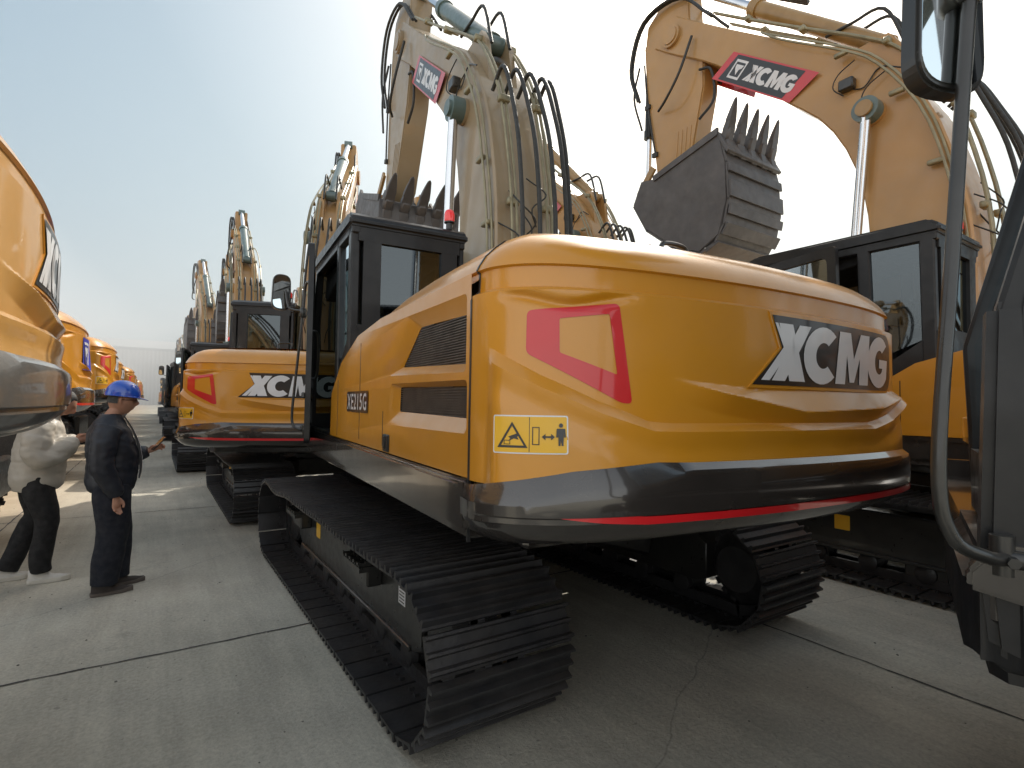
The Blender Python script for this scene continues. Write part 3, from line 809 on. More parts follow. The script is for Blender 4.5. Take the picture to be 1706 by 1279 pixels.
# logo panel on the side of the boom: parallelogram with dark field
def blmap(side, off):
    ox, oy = 2.58, 6.20; a = math.atan2(7.02-5.42, 2.90-.86)
    def f(u, v):
        if side < 0: uu = -u
        else: uu = u
        y = ox+(uu)*math.cos(a)-v*math.sin(a); z = oy+(uu)*math.sin(a)+v*math.cos(a)
        k = min(1,max(0,(y)/3.6)); w = .38-.18*k+.006
        return (side*(w+off), y, z)
    return f
for side, k in ((-1,'L'),(1,'R')):
    s_ = 1 if side < 0 else -1
    f = blmap(side, .002); q = lambda pts: [pts]
    mb = MB(); mb.decal([[(-.22,-.19),(1.26,-.19),(1.44,.19),(-.05,.19)]], f); M['bl0'+k] = mb.mesh('logo_plate', RED)
    f = blmap(side, .004)
    mb = MB(); mb.decal([[(-.10,-.17),(1.12,-.17),(1.25,.17),(.06,.17)]], f); M['bl1'+k] = mb.mesh('logo_field', LBK)
    f = blmap(side, .006); mb = MB()
    h = .20; x0 = .34
    for l in LOGO: mb.decal([[(x0+x*h*.93+.0, -.10+y*h) for x, y in kk] for kk in l], f)
    mb.decal([[(.04,-.12),(.26,-.12),(.31,.12),(.09,.12)],[(.07,-.09),(.24,-.09),(.28,.09),(.11,.09)]], f)
    mb.decal([[(.12,.06),(.26,.06),(.24,.02),(.20,.00),(.18,-.07),(.13,.00),(.12,.03)]], f)
    M['bl2'+k] = mb.mesh('logo_letters', WHT)
# arm
arm_ = [(3.35,7.95),(3.80,7.98),(4.16,7.72),(4.22,7.3),(4.16,6.6),(4.0,5.6),(3.90,4.85),(3.78,4.66),(3.60,4.70),(3.32,4.98),(3.06,6.2),(3.06,6.75),(3.3,7.2)]
mb = MB(); mb.yz(arm_, -.175, .175, .02, 2); mb.cyl((-.24,PIN.y,PIN.z),(.24,PIN.y,PIN.z),.10,18); mb.cyl((-.28,3.62,7.25),(-.2,3.62,7.25),.13,18)
for k in range(4): mb.yz([(3.33+k*.08,5.0),(3.36+k*.08,5.0),(3.30+k*.08,5.7),(3.27+k*.08,5.7)], -.182, -.170)
M['arm'] = mb.mesh('arm', YEL2, 35)
mb = MB()
mb.tube([(-.19,4.20,7.1),(-.20,4.12,6.4),(-.20,3.95,5.5)],.014,7); mb.tube([(-.2,4.3,7.1),(-.24,4.38,6.6),(-.22,4.22,6.0)],.018,7)
mb.box((-.19,4.12,6.35),(.05,.10,.07)); mb.box((-.19,3.96,5.5),(.05,.10,.07))
M['armp'] = mb.mesh('hydraulic_pipe', HOSE, 50)
# bucket links
mb = MB(); 
for x in (-.2,.2): mb.bar((x,3.98,5.30),(x,4.28,4.95),.05,.12,.01); mb.bar((x*.7,4.28,4.95),(x*.7,4.05,4.45),.05,.12,.01)
mb.cyl((-.22,4.28,4.95),(.22,4.28,4.95),.05,12)
M['link'] = mb.mesh('bucket_link', CYLG, 30)
# bucket
mb = MB(); BW = .60
bk = [(4.02,4.60),(3.86,4.92),(3.62,4.88),(3.10,4.98),(2.50,5.12),(2.40,4.70),(2.38,4.20),(2.50,3.76),(2.80,3.60),(3.25,3.78),(3.75,4.16)]
for x in (-BW, BW): mb.yz(bk, x-.018, x+.018)
shell = [Vector(p) for p in [(2.48,5.10),(2.38,4.70),(2.35,4.20),(2.42,3.88),(2.56,3.66),(2.80,3.56),(3.25,3.75),(3.75,4.13),(4.02,4.58)]]
for a, b in zip(shell, shell[1:]):
    mb.box((0,(a.x+b.x)/2,(a.y+b.y)/2),(2*BW+.02,(b-a).length*1.03,.03),Matrix.Rotation(math.atan2(b.y-a.y,b.x-a.x),4,'X'))
for (a, b) in [((2.365,4.68),(2.352,4.56)),((2.345,4.44),(2.335,4.22)),((2.338,4.12),(2.36,4.00)),((2.375,3.90),(2.46,3.76)),((2.5,3.68),(2.7,3.58)),((2.85,3.56),(3.1,3.67))]:   # wear strips
    d = Vector(b)-Vector(a); c = (Vector(a)+Vector(b))/2; n = Vector((-d.y,d.x)).normalized()*-.020
    if (c+n-Vector((3,4.4))).length < (c-Vector((3,4.4))).length: n = -n
    mb.box((0,c.x+n.x,c.y+n.y),(2*BW+.04,d.length,.028),Matrix.Rotation(math.atan2(d.y,d.x),4,'X'),bev=.004)
for x in (-.5,-.25,0,.25,.5): mb.box((x,2.40,4.92),(.15,.07,.22),Matrix.Rotation(R(-12),4,'X'),bev=.02)
mb.box((0,2.43,4.98),(2*BW+.05,.05,.34),Matrix.Rotation(R(-28),4,'X'),bev=.008)
for x in (-.19,.19): mb.yz([(3.5,4.9),(3.65,5.05),(3.90,4.98),(4.20,4.55),(4.05,4.30),(3.85,4.3)], x-.025, x+.025)
for x in (-BW-.02,BW+.02): mb.yz([(2.5,5.1),(3.6,4.84),(3.62,4.92),(2.5,5.20)], x-.02, x+.02)
M['bucket'] = mb.mesh('bucket', BUK, 30)
mb = MB()
mb.prism([(-.075,0),(.075,0),(.065,.10),(.072,.13),(.055,.26),(.028,.40),(.0,.43),(-.028,.40),(-.055,.26),(-.072,.13),(-.065,.10)], lambda p: (p[0],-.05*(1-p[1]*2),p[1]), lambda p: (p[0],.05*(1-p[1]*2),p[1]), .008)
mb.box((0,0,-.06),(.15,.13,.20),bev=.03)
M['tooth'] = mb.mesh('tooth', BUK, 40)

def cyl_meshes(a, b, frac, r, barrel_mat, name):
    """hydraulic cylinder between two pins: barrel from a over frac, rod to b"""
    a = Vector(a); b = Vector(b); m = a.lerp(b, frac)
    mb = MB(); mb.cyl(a, m, r, 18); mb.cyl(m-(m-a).normalized()*.10, m+(m-a).normalized()*.03, r*1.18, 18)
    mb.cyl(a-(m-a).normalized()*.0, a+(m-a).normalized()*.07, r*1.15, 16)
    mb.cyl(a+Vector((-r,0,0)), a+Vector((r,0,0)), r*.95, 14)
    mb.tube([a+Vector((r*.8,0,.1)), m+Vector((r*1.05,0,.03))], r*.16, 6, False)
    c = mb.mesh(name, barrel_mat, 40)
    mb = MB(); mb.cyl(m, b, r*.58, 16); rod = mb.mesh('rod', CHR, 40)
    mb = MB(); mb.cyl(b+Vector((-r*.9,0,0)), b+Vector((r*.9,0,0)), r*.95, 16); eye = mb.mesh('rod_eye', barrel_mat, 40)
    return c, rod, eye

EXC = 'crawler excavators parked in rows'
ROUGH = {}
def excavator(name, label, loc, head=0, swing=0, scale=1, pose=(0,0,0), under='tracked', lod=0, cyl=CYLG, group=None, bs=1.0, door=9, boom=True, mark='red', emblem=False, bx=0, lg='C', model=True, raise_=.33, cabo=(0,0,0), lower=0, apron=False, grey=False, dull=False, mir=(0,0,0,1,8)):
    """lod 0: every part, 1: no small parts, 2: the main masses only"""
    root = thing(name, label, 'excavator', loc, R(head), group, scale)
    Z = T(0,0,raise_) if under == 'wheeled' else Matrix.Identity(4)
    U = Z @ RZ(-swing)
    def pu(n, k, lab=None, par=None, Mx=None):
        mm = M[k] if isinstance(M[k], list) else [M[k]]
        for q in mm: o_ = part(n, q, par or root, (Mx if Mx is not None else (U if par is None else None)), lab)
        return o_
    # --- lower
    W = RZ(lower)
    if under == 'tracked':
        for sg, k in ((-1,'L'),(1,'R')):
            t = pu('track','trk'+k,Mx=W)
            fr = pu('track_frame','fr'+k,Mx=W)
            if lod < 2:
                for y in ([-1.25,-.84,-.42,0,.42,.84,1.22] if lod == 0 else [-1.2,-.6,0,.6,1.2]): pu('roller','roller',par=fr,Mx=T(sg*1.16,y,.165))
                if lod == 0:
                    for y in (-.45,.62): pu('carrier_roller','roller',par=fr,Mx=T(sg*1.16,y,.66)@Matrix.Scale(.7,4))
                pu('idler','idler',par=fr,Mx=T(sg*1.16,TC,TZ)); pu('sprocket','sprocket',par=fr,Mx=T(sg*1.16,-TC,TZ))
                for y in (-.75,1.0): pu('step','step'+k,par=fr,Mx=T(0,y,.55))
            if sg < 0 and lod == 0:
                pu('caution_label','ylab',par=fr); pu('grease_hole','slot',par=fr); w = pu('white_label','wlab',par=fr); pu('label_print','wlabt',par=fr)
        pu('carbody','carbody',Mx=W)
        pu('swing_bearing','bearing',Mx=W)
    else:
        pu('chassis','chassis',Mx=W)
        for sx in (-1,1):
            for dx in (-.14,.14):
                for y in (-1.4,1.4):
                    w = pu('wheel','tyre',Mx=W@T(sx*1.02+dx,y,.55)); 
                    if dx*sx > 0 and lod < 2: pu('rim','rim',par=w)
    # --- upper
    pf = pu('platform','platform')
    cw = pu('counterweight','cw')
    sk = pu('skirt','skirt',par=cw)
    if dull:
        for q, mm_ in ((cw, YEL4), (sk, DGR2)): q.material_slots[0].link = 'OBJECT'; q.material_slots[0].material = mm_
    else: pu('red_stripe','stripe',par=cw)
    if mark == 'red': pu('red_reflector','mark',par=cw)
    if emblem:
        pu('emblem_plate','emb0',par=cw); pu('emblem','emb1',par=cw)
    else:
        pu('logo_bezel','bez'+lg,par=cw); pu('logo_plate','plate'+lg,par=cw); pu('logo_letters','letters'+lg,par=cw)
    if lod < 2:
        pu('warning_sticker','stk',par=cw); pu('sticker_face','stk2',par=cw); pu('pictogram','stkp',par=cw)
    pu('panel_gap','seam')
    pl = pu('side_panel','panelL'); pr = pu('side_panel','panelR')
    pu('grille','gr1L',par=pl); pu('grille','gr2L',par=pl)
    if lod < 1:
        pu('grille','gr1R',par=pr); pu('grille','gr2R',par=pr)
        pu('door_gap','gaps',par=pl); pu('door_latch','latch',par=pl)
    if lod < 2 and model:
        pu('model_plate','mplate',par=pl); pu('model_lettering','mtext',par=pl)
    pu('hood','hood'); pu('exhaust_pipe','exhaust')
    if lod < 1: pu('lifting_eye','liftbar')
    pu('tool_box','toolbox'); pu('handrail','rail')
    if lod < 2: pu('walkway_tread','tread')
    UC = U@T(*cabo)
    cab = pu('cab','cab',Mx=UC); pu('cab_roof','roof',par=cab)
    pu('rear_window','glR',par=cab); pu('windscreen','glF',par=cab); pu('side_window','glS',par=cab); pu('side_window','glX',par=cab)
    if lod < 2: pu('operator_seat','seat',par=cab)
    if lod < 1: pu('control_levers','ctrl',par=cab); pu('sun_blind','blind',par=cab)
    d = pu('door','door',Mx=UC@T(cx0-.012,cy1-.04,0)@RZ(-door)); pu('door_window','doorgl',par=d)
    if lod < 1: pu('door_handle','doorh',par=d)
    if apron: pu('corner_shroud','apron')
    mr = pu('mirror_rail','mrail',Mx=UC)
    m = pu('mirror','mirror',Mx=UC@T(-1.53+mir[0],2.16+mir[1],2.76+mir[2])@RZ(mir[4])@Matrix.Scale(mir[3],4)); pu('mirror_glass','mirrorg',par=m)
    b0 = pu('beacon','beacon0',Mx=UC@T(-.40,.02,cz1+.045)); pu('beacon_lens','beacon1',par=b0)
    if not boom: return root
    # --- boom group
    S = Matrix.Scale(bs,4)@T(*(-FOOT))
    UB = U@T(*(FOOT+Vector((bx,0,0))))@RX(pose[0])@S
    UA = UB@T(*ELB)@RX(pose[1])@T(*(-ELB))
    UK = UA@T(*PIN)@RX(pose[2])@T(*(-PIN))
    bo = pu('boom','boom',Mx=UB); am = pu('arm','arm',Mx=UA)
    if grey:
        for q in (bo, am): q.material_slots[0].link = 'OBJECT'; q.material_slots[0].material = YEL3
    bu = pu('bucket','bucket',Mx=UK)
    pu('hydraulic_pipe','pipes',par=bo); pu('hydraulic_hose','hoses',par=bo)
    pu('pin_boss','boss',par=bo)
    if lod < 2:
        for k in 'LR': pu('logo_plate','bl0'+k,par=bo); pu('logo_field','bl1'+k,par=bo); pu('logo_letters','bl2'+k,par=bo)
        pu('work_lamp','lamp',par=bo); pu('hydraulic_pipe','armp',par=am)
    pu('bucket_link','link',par=am)
    for i in range(5):
        pu('tooth','tooth',par=bu,Mx=T(-.50+.25*i,2.42,5.16)@RX(16))
    # cylinders, in the upper frame
    Ui = U.inverted()
    key = (tuple(pose), bs, bx, cyl.name)
    if key not in ROUGH:
        q = lambda Mx, p: (Ui@Mx)@Vector(p)
        out = []
        for x in (-.41,.41):
            out.append(cyl_meshes((x+bx,1.0,1.62), q(UB,(x/bs,.78,4.72)), .50, .085, cyl, 'boom_cylinder'))
        out.append(cyl_meshes(q(UB,(0,.72,5.55)), q(UA,(0,3.35,7.92)), .62, .10, cyl, 'arm_cylinder'))
        out.append(cyl_meshes(q(UA,(0,4.22,7.45)), q(UA,(0,4.28,4.98)), .60, .075, CABM, 'bucket_cylinder'))
        ROUGH[key] = out
    for (c, rod, eye), n in zip(ROUGH[key], ('boom_cylinder','boom_cylinder','arm_cylinder','bucket_cylinder')):
        co = part(n, c, root, U); part('rod', rod, co); part('rod_eye', eye, co)
    return root

G1 = 'excavators parked in line along the lane'
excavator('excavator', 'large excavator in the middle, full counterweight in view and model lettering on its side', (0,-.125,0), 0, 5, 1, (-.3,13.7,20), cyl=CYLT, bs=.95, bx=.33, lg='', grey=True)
excavator('excavator', 'excavator directly ahead of the middle one, its rear turned square to the viewer', (-.18,5.0,0), 0, 22, .96, (-2,0,0), cyl=CYLT, cabo=(-.10,-.25,.22))
excavator('excavator', 'third excavator along the lane, tall thin boom and handrail showing above the second', (-.55,10.9,0), 0, 3, .97, (-4,6,0), cyl=CYLT, lod=1)
excavator('excavator', 'excavator right of the middle one, toothed bucket raised in front of its curved boom', (4.29,-2.35,0), 0, 0, 1.05, (0,0,0), bs=.95, model=False)
excavator('excavator', 'excavator cropped by the right edge, with door pillar, mirror and black rail close by', (.927,-5.22,0), 0, -20, 1, (9,0,0), mir=(.20,-.145,-.30,.95,-42), lower=97, apron=True)
ORD = ['fourth','fifth','sixth','seventh','eighth','ninth','tenth','eleventh','twelfth','thirteenth']
for i in range(9):
    excavator('excavator', ORD[i]+' excavator down the lane on the side of the middle one', (-.5+(.12,-.1,.05)[i%3], 15.8+5.4*i, 0), 0, (4,-3,6,0,2)[i%5], (.95,1,.92)[i%3], ((-5,8,0),(1,0,0),(-9,4,0),(-3,-4,0))[i%4], cyl=CYLT, lod=2)
for i in range(7):
    excavator('excavator', ['nearest','second','third','fourth','fifth','sixth','seventh'][i]+' excavator ahead in the row right of the middle machine', (4.45, 2.95+5.6*i, 0), 0, (2,0,-3)[i%3], 1, (3,0,0), lod=1 if i == 0 else 2)
# the row on the left stands across the lane, rears towards it, on wheels
excavator('excavator', 'wheeled excavator at the left edge, its counterweight looming over the person in the pale jacket', (-5.08,-1.82,0), 90, 0, .80, (-30,0,0), 'wheeled', 0, raise_=.74, lg='', mark='none', dull=True)
eb = excavator('excavator', 'second wheeled excavator on the left, with a blue square emblem on its rear', (-5.50,3.1,0), 90, 0, .85, (-34,0,0), 'wheeled', 1, raise_=.60, mark='none', emblem=True)
for i in range(8):
    excavator('excavator', ['third','fourth','fifth','sixth','seventh','eighth','ninth','tenth'][i]+' excavator of the left row, rear towards the lane', (-5.95-(0,.1,-.05)[i%3], 9.2+5.3*i, 0), 90, (0,2,-2)[i%3], 1, ((-30,-10,0),(-36,0,0))[i%2], 'wheeled', 1 if i == 0 else 2, raise_=.42)
# ---- far warehouse
WH = mat('warehouse_cladding', (.46,.47,.47), .6, var=.06, scale=.3, dust=.2)
wh = thing('warehouse', 'long pale grey corrugated metal warehouse closing the far end of the yard', 'warehouse', (0,150,0))
mb = MB(); x = -90.0; P0 = []
while x < 90:
    P0 += [(x,0),(x+.35,0),(x+.42,.10),(x+.72,.10)]; x += .8
mb.grid([[(a, -b, z) for a, b in P0] for z in (0, 13.0)])
part('wall', mb.mesh('wall', WH, 20), wh)
mb = MB(); mb.xz([(-91,12.9),(91,12.9),(91,13.5),(-91,13.5)], -.35, .2); mb.yz([(0,13.4),(30,18),(60,13.4)], -91, 91)
part('roof', mb.mesh('roof', mat('warehouse_roof', (.30,.32,.33), .5), 20), wh)
for x in (-66,-42,-18,6,30,54):
    mb = MB(); mb.box((x,-.25,6.5),(.25,.2,13)); part('downpipe', mb.mesh('downpipe', mat('downpipe_grey_%d'%(x+99), (.25,.26,.26), .5), 20), wh)
mb = MB(); mb.box((-20,-.14,2.6),(8,.1,5.2)); part('door', mb.mesh('door', mat('warehouse_door', (.22,.25,.28), .5), 20), wh)

# ------------------------------------------------------------------ the setting
def ground_mat():
    m, nt, b = new_mat('worn_concrete'); N = nt.nodes; L = nt.links
    tc = N.new('ShaderNodeTexCoord')
    def noise(s, d=8, r=.6, vec=None):
        n = N.new('ShaderNodeTexNoise'); n.inputs['Scale'].default_value = s; n.inputs['Detail'].default_value = d; n.inputs['Roughness'].default_value = r
        L.new(vec or tc.outputs['Object'], n.inputs['Vector']); return n.outputs['Fac']
    def ramp(src, a, b_, c0, c1):
        r = N.new('ShaderNodeValToRGB'); r.color_ramp.elements[0].position = a; r.color_ramp.elements[1].position = b_
        r.color_ramp.elements[0].color = list(c0)+[1]; r.color_ramp.elements[1].color = list(c1)+[1]; L.new(src, r.inputs['Fac']); return r.outputs['Color']
    def mix(f, a, b_, mode='MIX'):
        x = N.new('ShaderNodeMix'); x.data_type = 'RGBA'; x.blend_type = mode
        if isinstance(f, float): x.inputs[0].default_value = f
        else: L.new(f, x.inputs[0])
        L.new(a, x.inputs[6]); L.new(b_, x.inputs[7]); return x.outputs[2]
    big = noise(.35, 6); mid = noise(2.3, 10, .65); fine = noise(45, 6, .7)
    c = ramp(big, .3, .7, (.36,.335,.275), (.60,.56,.475))
    c = mix(.6, c, ramp(mid, .28, .72, (.42,.42,.42), (.62,.62,.60)), 'OVERLAY')
    c = mix(.6, c, ramp(fine, .3, .7, (.33,.33,.33), (.66,.66,.66)), 'OVERLAY')
    st = noise(.9, 12, .75); c = mix(ramp(st, .60, .72, (0,0,0), (.55,.55,.55)), c, ramp(fine, 0, 1, (.13,.12,.11), (.16,.15,.135)))
    # tyre and track scuffs drawn out along the lane, and fine cracks
    mp = N.new('ShaderNodeMapping'); mp.inputs['Scale'].default_value = (7,.5,1); L.new(tc.outputs['Object'], mp.inputs['Vector'])
    scf = noise(1.2, 9, .7, mp.outputs[0]); c = mix(.45, c, ramp(scf, .35, .68, (.36,.36,.36), (.60,.60,.59)), 'OVERLAY')
    vo = N.new('ShaderNodeTexVoronoi'); vo.feature = 'DISTANCE_TO_EDGE'; vo.inputs['Scale'].default_value = .22
    wv = N.new('ShaderNodeMix'); wv.data_type = 'VECTOR'; wv.inputs[0].default_value = .12
    nz = N.new('ShaderNodeTexNoise'); nz.inputs['Scale'].default_value = 2.5; nz.inputs['Detail'].default_value = 6; L.new(tc.outputs['Object'], nz.inputs['Vector'])
    L.new(tc.outputs['Object'], wv.inputs[4]); L.new(nz.outputs['Color'], wv.inputs[5]); L.new(wv.outputs[1], vo.inputs['Vector'])
    ck = N.new('ShaderNodeMapRange'); ck.inputs[1].default_value = 0; ck.inputs[2].default_value = .0012; ck.inputs[3].default_value = .4; ck.inputs[4].default_value = 0; L.new(vo.outputs['Distance'], ck.inputs[0])
    c = mix(ck.outputs[0], c, ramp(fine, 0, 1, (.10,.095,.085), (.12,.11,.10)))
    sp = noise(14, 3, .5); c = mix(ramp(sp, .70, .74, (0,0,0), (.5,.5,.5)), c, ramp(fine, 0, 1, (.14,.13,.12), (.18,.17,.15)))
    # tan dust drifting over the left yard
    sx = N.new('ShaderNodeSeparateXYZ'); L.new(tc.outputs['Object'], sx.inputs[0])
    mr = N.new('ShaderNodeMapRange'); mr.inputs[1].default_value = -2.6; mr.inputs[2].default_value = -4.6; L.new(sx.outputs['X'], mr.inputs[0])
    mr2 = N.new('ShaderNodeMapRange'); mr2.inputs[1].default_value = 1.5; mr2.inputs[2].default_value = 4; L.new(sx.outputs['Y'], mr2.inputs[0])
    mm = N.new('ShaderNodeMath'); mm.operation = 'MULTIPLY'; L.new(mr.outputs[0], mm.inputs[0]); L.new(mr2.outputs[0], mm.inputs[1])
    mm2 = N.new('ShaderNodeMath'); mm2.operation = 'MULTIPLY'; L.new(mm.outputs[0], mm2.inputs[0]); mm2.inputs[1].default_value = .75
    c = mix(mm2.outputs[0], c, ramp(mid, .2, .8, (.36,.24,.13), (.50,.36,.22)))
    L.new(c, b.inputs['Base Color']); b.inputs['Roughness'].default_value = .82; b.inputs['Specular IOR Level'].default_value = .3
    bp = N.new('ShaderNodeBump'); bp.inputs['Strength'].default_value = .8; bp.inputs['Distance'].default_value = .010
    ad = N.new('ShaderNodeMath'); ad.operation = 'MULTIPLY_ADD'; L.new(mid, ad.inputs[0]); ad.inputs[1].default_value = 2; L.new(fine, ad.inputs[2])
    L.new(ad.outputs[0], bp.inputs['Height']); L.new(bp.outputs[0], b.inputs['Normal'])
    return m
mb = MB(); mb.face([(-1500,-300,0),(1500,-300,0),(1500,1900,0),(-1500,1900,0)])
o = part('ground', mb.mesh('ground', ground_mat())); tag(o, kind='structure')
JM = mat('joint_filler', (.07,.065,.06), .9, var=.3, scale=12)
mb = MB(); rr = random.Random(3)
def joint(a, b):
    a = Vector(a); b = Vector(b); n = max(2, int((b-a).length/.12)); t = (b-a).normalized(); q = Vector((t.y,-t.x))
    pts = [a.lerp(b, i/n)+q*rr.uniform(-.006,.006) for i in range(n+1)]
    for p, r_ in zip(pts, pts[1:]):
        w0 = rr.uniform(.004,.010); w1 = rr.uniform(.004,.010)
        mb.face([(p.x-q.x*w0,p.y-q.y*w0,.004),(r_.x-q.x*w1,r_.y-q.y*w1,.004),(r_.x+q.x*w1,r_.y+q.y*w1,.004),(p.x+q.x*w0,p.y+q.y*w0,.004)])
for y in (-.28,4.7,9.7,14.7,19.7,24.7,34.7,-5.3): joint((-12,y+.07), (9,y-.07))
for x in (1.21,-3.3-.6,6.2): joint((x,-6), (x,40))
o = part('pavement_joint', mb.mesh('pavement_joint', JM)); tag(o, kind='structure')
mb = MB(); rg = random.Random(11)
for i in range(900):
    x = rg.uniform(-5,3.5); y = rg.uniform(-4,9); r_ = rg.choice((.002,.003,.004,.006))*rg.uniform(.7,1.3)
    v = bmesh.ops.create_icosphere(mb.bm, subdivisions=1, radius=r_)['verts']
    for q in v: q.co = Vector((q.co.x*rg.uniform(.7,1.4)+x, q.co.y*rg.uniform(.7,1.4)+y, q.co.z*.6+r_*.4))
o = part('grit', mb.mesh('grit', mat('grit_stone', (.16,.15,.13), .9, var=.5, scale=5))); tag(o, 'small stones and grit scattered over the concrete', 'grit', kind='stuff')

# ------------------------------------------------------------------ people
from mathutils import noise as mnoise
SKIN = mat('skin', (.42,.22,.145), .55, var=.10, scale=12); SKIN.node_tree.nodes['Principled BSDF'].inputs['Subsurface Weight'].default_value = .08
HAIR = mat('greying_hair', (.05,.048,.045), .7, var=.4, scale=90, bump=.4, bscale=160)
HAIR2 = mat('black_hair', (.012,.011,.01), .6, var=.4, scale=90, bump=.4, bscale=160)
NAVY = mat('navy_bomber_cloth', (.012,.015,.024), .48, var=.25, scale=8, bump=.25, bscale=14, dust=.04)
PANT = mat('dark_navy_trousers', (.010,.012,.020), .85, var=.2, scale=8, bump=.2, bscale=18)
PANT2 = mat('black_jeans', (.010,.010,.011), .85, var=.2, scale=8, bump=.3, bscale=14, dust=.05)
CREAM = mat('cream_down_jacket', (.44,.40,.34), .55, var=.06, scale=10, bump=.35, bscale=12)
SHOE1 = mat('brown_grey_shoe', (.055,.045,.040), .8, bump=.2); SHOE2 = mat('white_leather_sneaker', (.62,.60,.55), .5, dust=.1)
SOLE = mat('grey_brown_sole', (.12,.10,.085), .8); SOLE2 = mat('off_white_sole', (.60,.57,.50), .7, dust=.2)
HELM = mat('blue_helmet_plastic', (.012,.085,.52), .22, coat=.7, var=.03)
SHIRT = mat('white_shirt_cloth', (.55,.53,.53), .85, bump=.2, bscale=16)
LENS = mat('dark_spectacles', (.01,.01,.01), .2)
PHN = mat('phone_body', (.015,.015,.017), .2, coat=.5)
def loft(mb, secs, n=28):
    """secs: (cx, cy, z, rx, ry) ellipses"""
    S_ = [Vector(s) for s in secs]; P = []
    ext = [2*S_[0]-S_[1]]+S_+[2*S_[-1]-S_[-2]]
    for i in range(1, len(ext)-2):
        a, b, c, d = ext[i-1:i+3]
        for k in range(5):
            t = k/5; P.append(.5*((2*b)+(c-a)*t+(2*a-5*b+4*c-d)*t*t+(3*b-a-3*c+d)*t**3))
    P.append(S_[-1])
    V = [[mb.bm.verts.new((p[0]+max(.002,p[3])*math.cos(2*math.pi*k/n), p[1]+max(.002,p[4])*math.sin(2*math.pi*k/n), p[2])) for k in range(n)] for p in P]
    for a, b in zip(V, V[1:]):
        for k in range(n): mb.bm.faces.new((a[k], a[(k+1)%n], b[(k+1)%n], b[k]))
    mb.bm.faces.new(V[0][::-1]); mb.bm.faces.new(V[-1])
def Vector5(*a): return Vector(a)
def fuse(mb, name, m, vox, smooth=4, wr=0, wf=10, stretch=1):
    """join all overlapping pieces into one continuous skin"""
    me = bpy.data.meshes.new(name+'_raw'); mb.bm.to_mesh(me); mb.bm.free()
    o = bpy.data.objects.new('raw', me); COL.objects.link(o)
    r = o.modifiers.new('r', 'REMESH'); r.mode = 'VOXEL'; r.voxel_size = vox
    s_ = o.modifiers.new('s', 'SMOOTH'); s_.iterations = smooth; s_.factor = .5
    dg = bpy.context.evaluated_depsgraph_get(); out = bpy.data.meshes.new_from_object(o.evaluated_get(dg))
    bpy.data.objects.remove(o); bpy.data.meshes.remove(me)
    out.name = name; out.materials.clear(); out.materials.append(m)
    if wr:
        ns = [v.normal.copy() for v in out.vertices]
        for v, n in zip(out.vertices, ns):
            p = Vector((v.co.x*wf, v.co.y*wf, v.co.z*wf*stretch))
            v.co += n*wr*(mnoise.noise(p)+.5*mnoise.noise(p*2.1))
    for p in out.polygons: p.use_smooth = True
    return out
def hand(mb, wrist, palm_dir, side_dir, curl, thumb=1, grip=0):
    """palm plus five bent fingers; palm_dir: wrist to knuckles, side_dir: across the knuckles towards the index"""
    w = Vector(wrist); d = Vector(palm_dir).normalized(); s_ = Vector(side_dir).normalized(); n = d.cross(s_).normalized()*thumb
    mb.tube([w, w+d*.03, w+d*.06, w+d*.085], [.022,.027,.030,.024], 10, True)
    for q in (-.022,-.007,.008,.022): mb.tube([w+d*.02+s_*q*.6, w+d*.088+s_*q], [.014,.0115], 8, False)
    L4 = [(.024,.088,.074),(.008,.092,.082),(-.008,.088,.075),(-.023,.080,.060)]
    for q, st_, ln in L4:
        p = w+d*(st_-.012)+s_*q; pts = [p]; a = 0
        for seg, cc in ((.45,curl*.35),(.30,curl*.55),(.25,curl*.4)):
            a += cc; p = p+(d*math.cos(a)+n*math.sin(a))*ln*seg; pts.append(p)
        mb.tube(pts, [.0098,.0092,.0084,.0074], 8, True, res=3)
    p = w+d*.022+s_*.022; pts = [p, p+d*.022+s_*.018+n*.010, p+d*.048+s_*.020+n*.026, p+d*.068+s_*.012+n*.038]
    mb.tube(pts, [.014,.0125,.0105,.0085], 8, True, res=3)
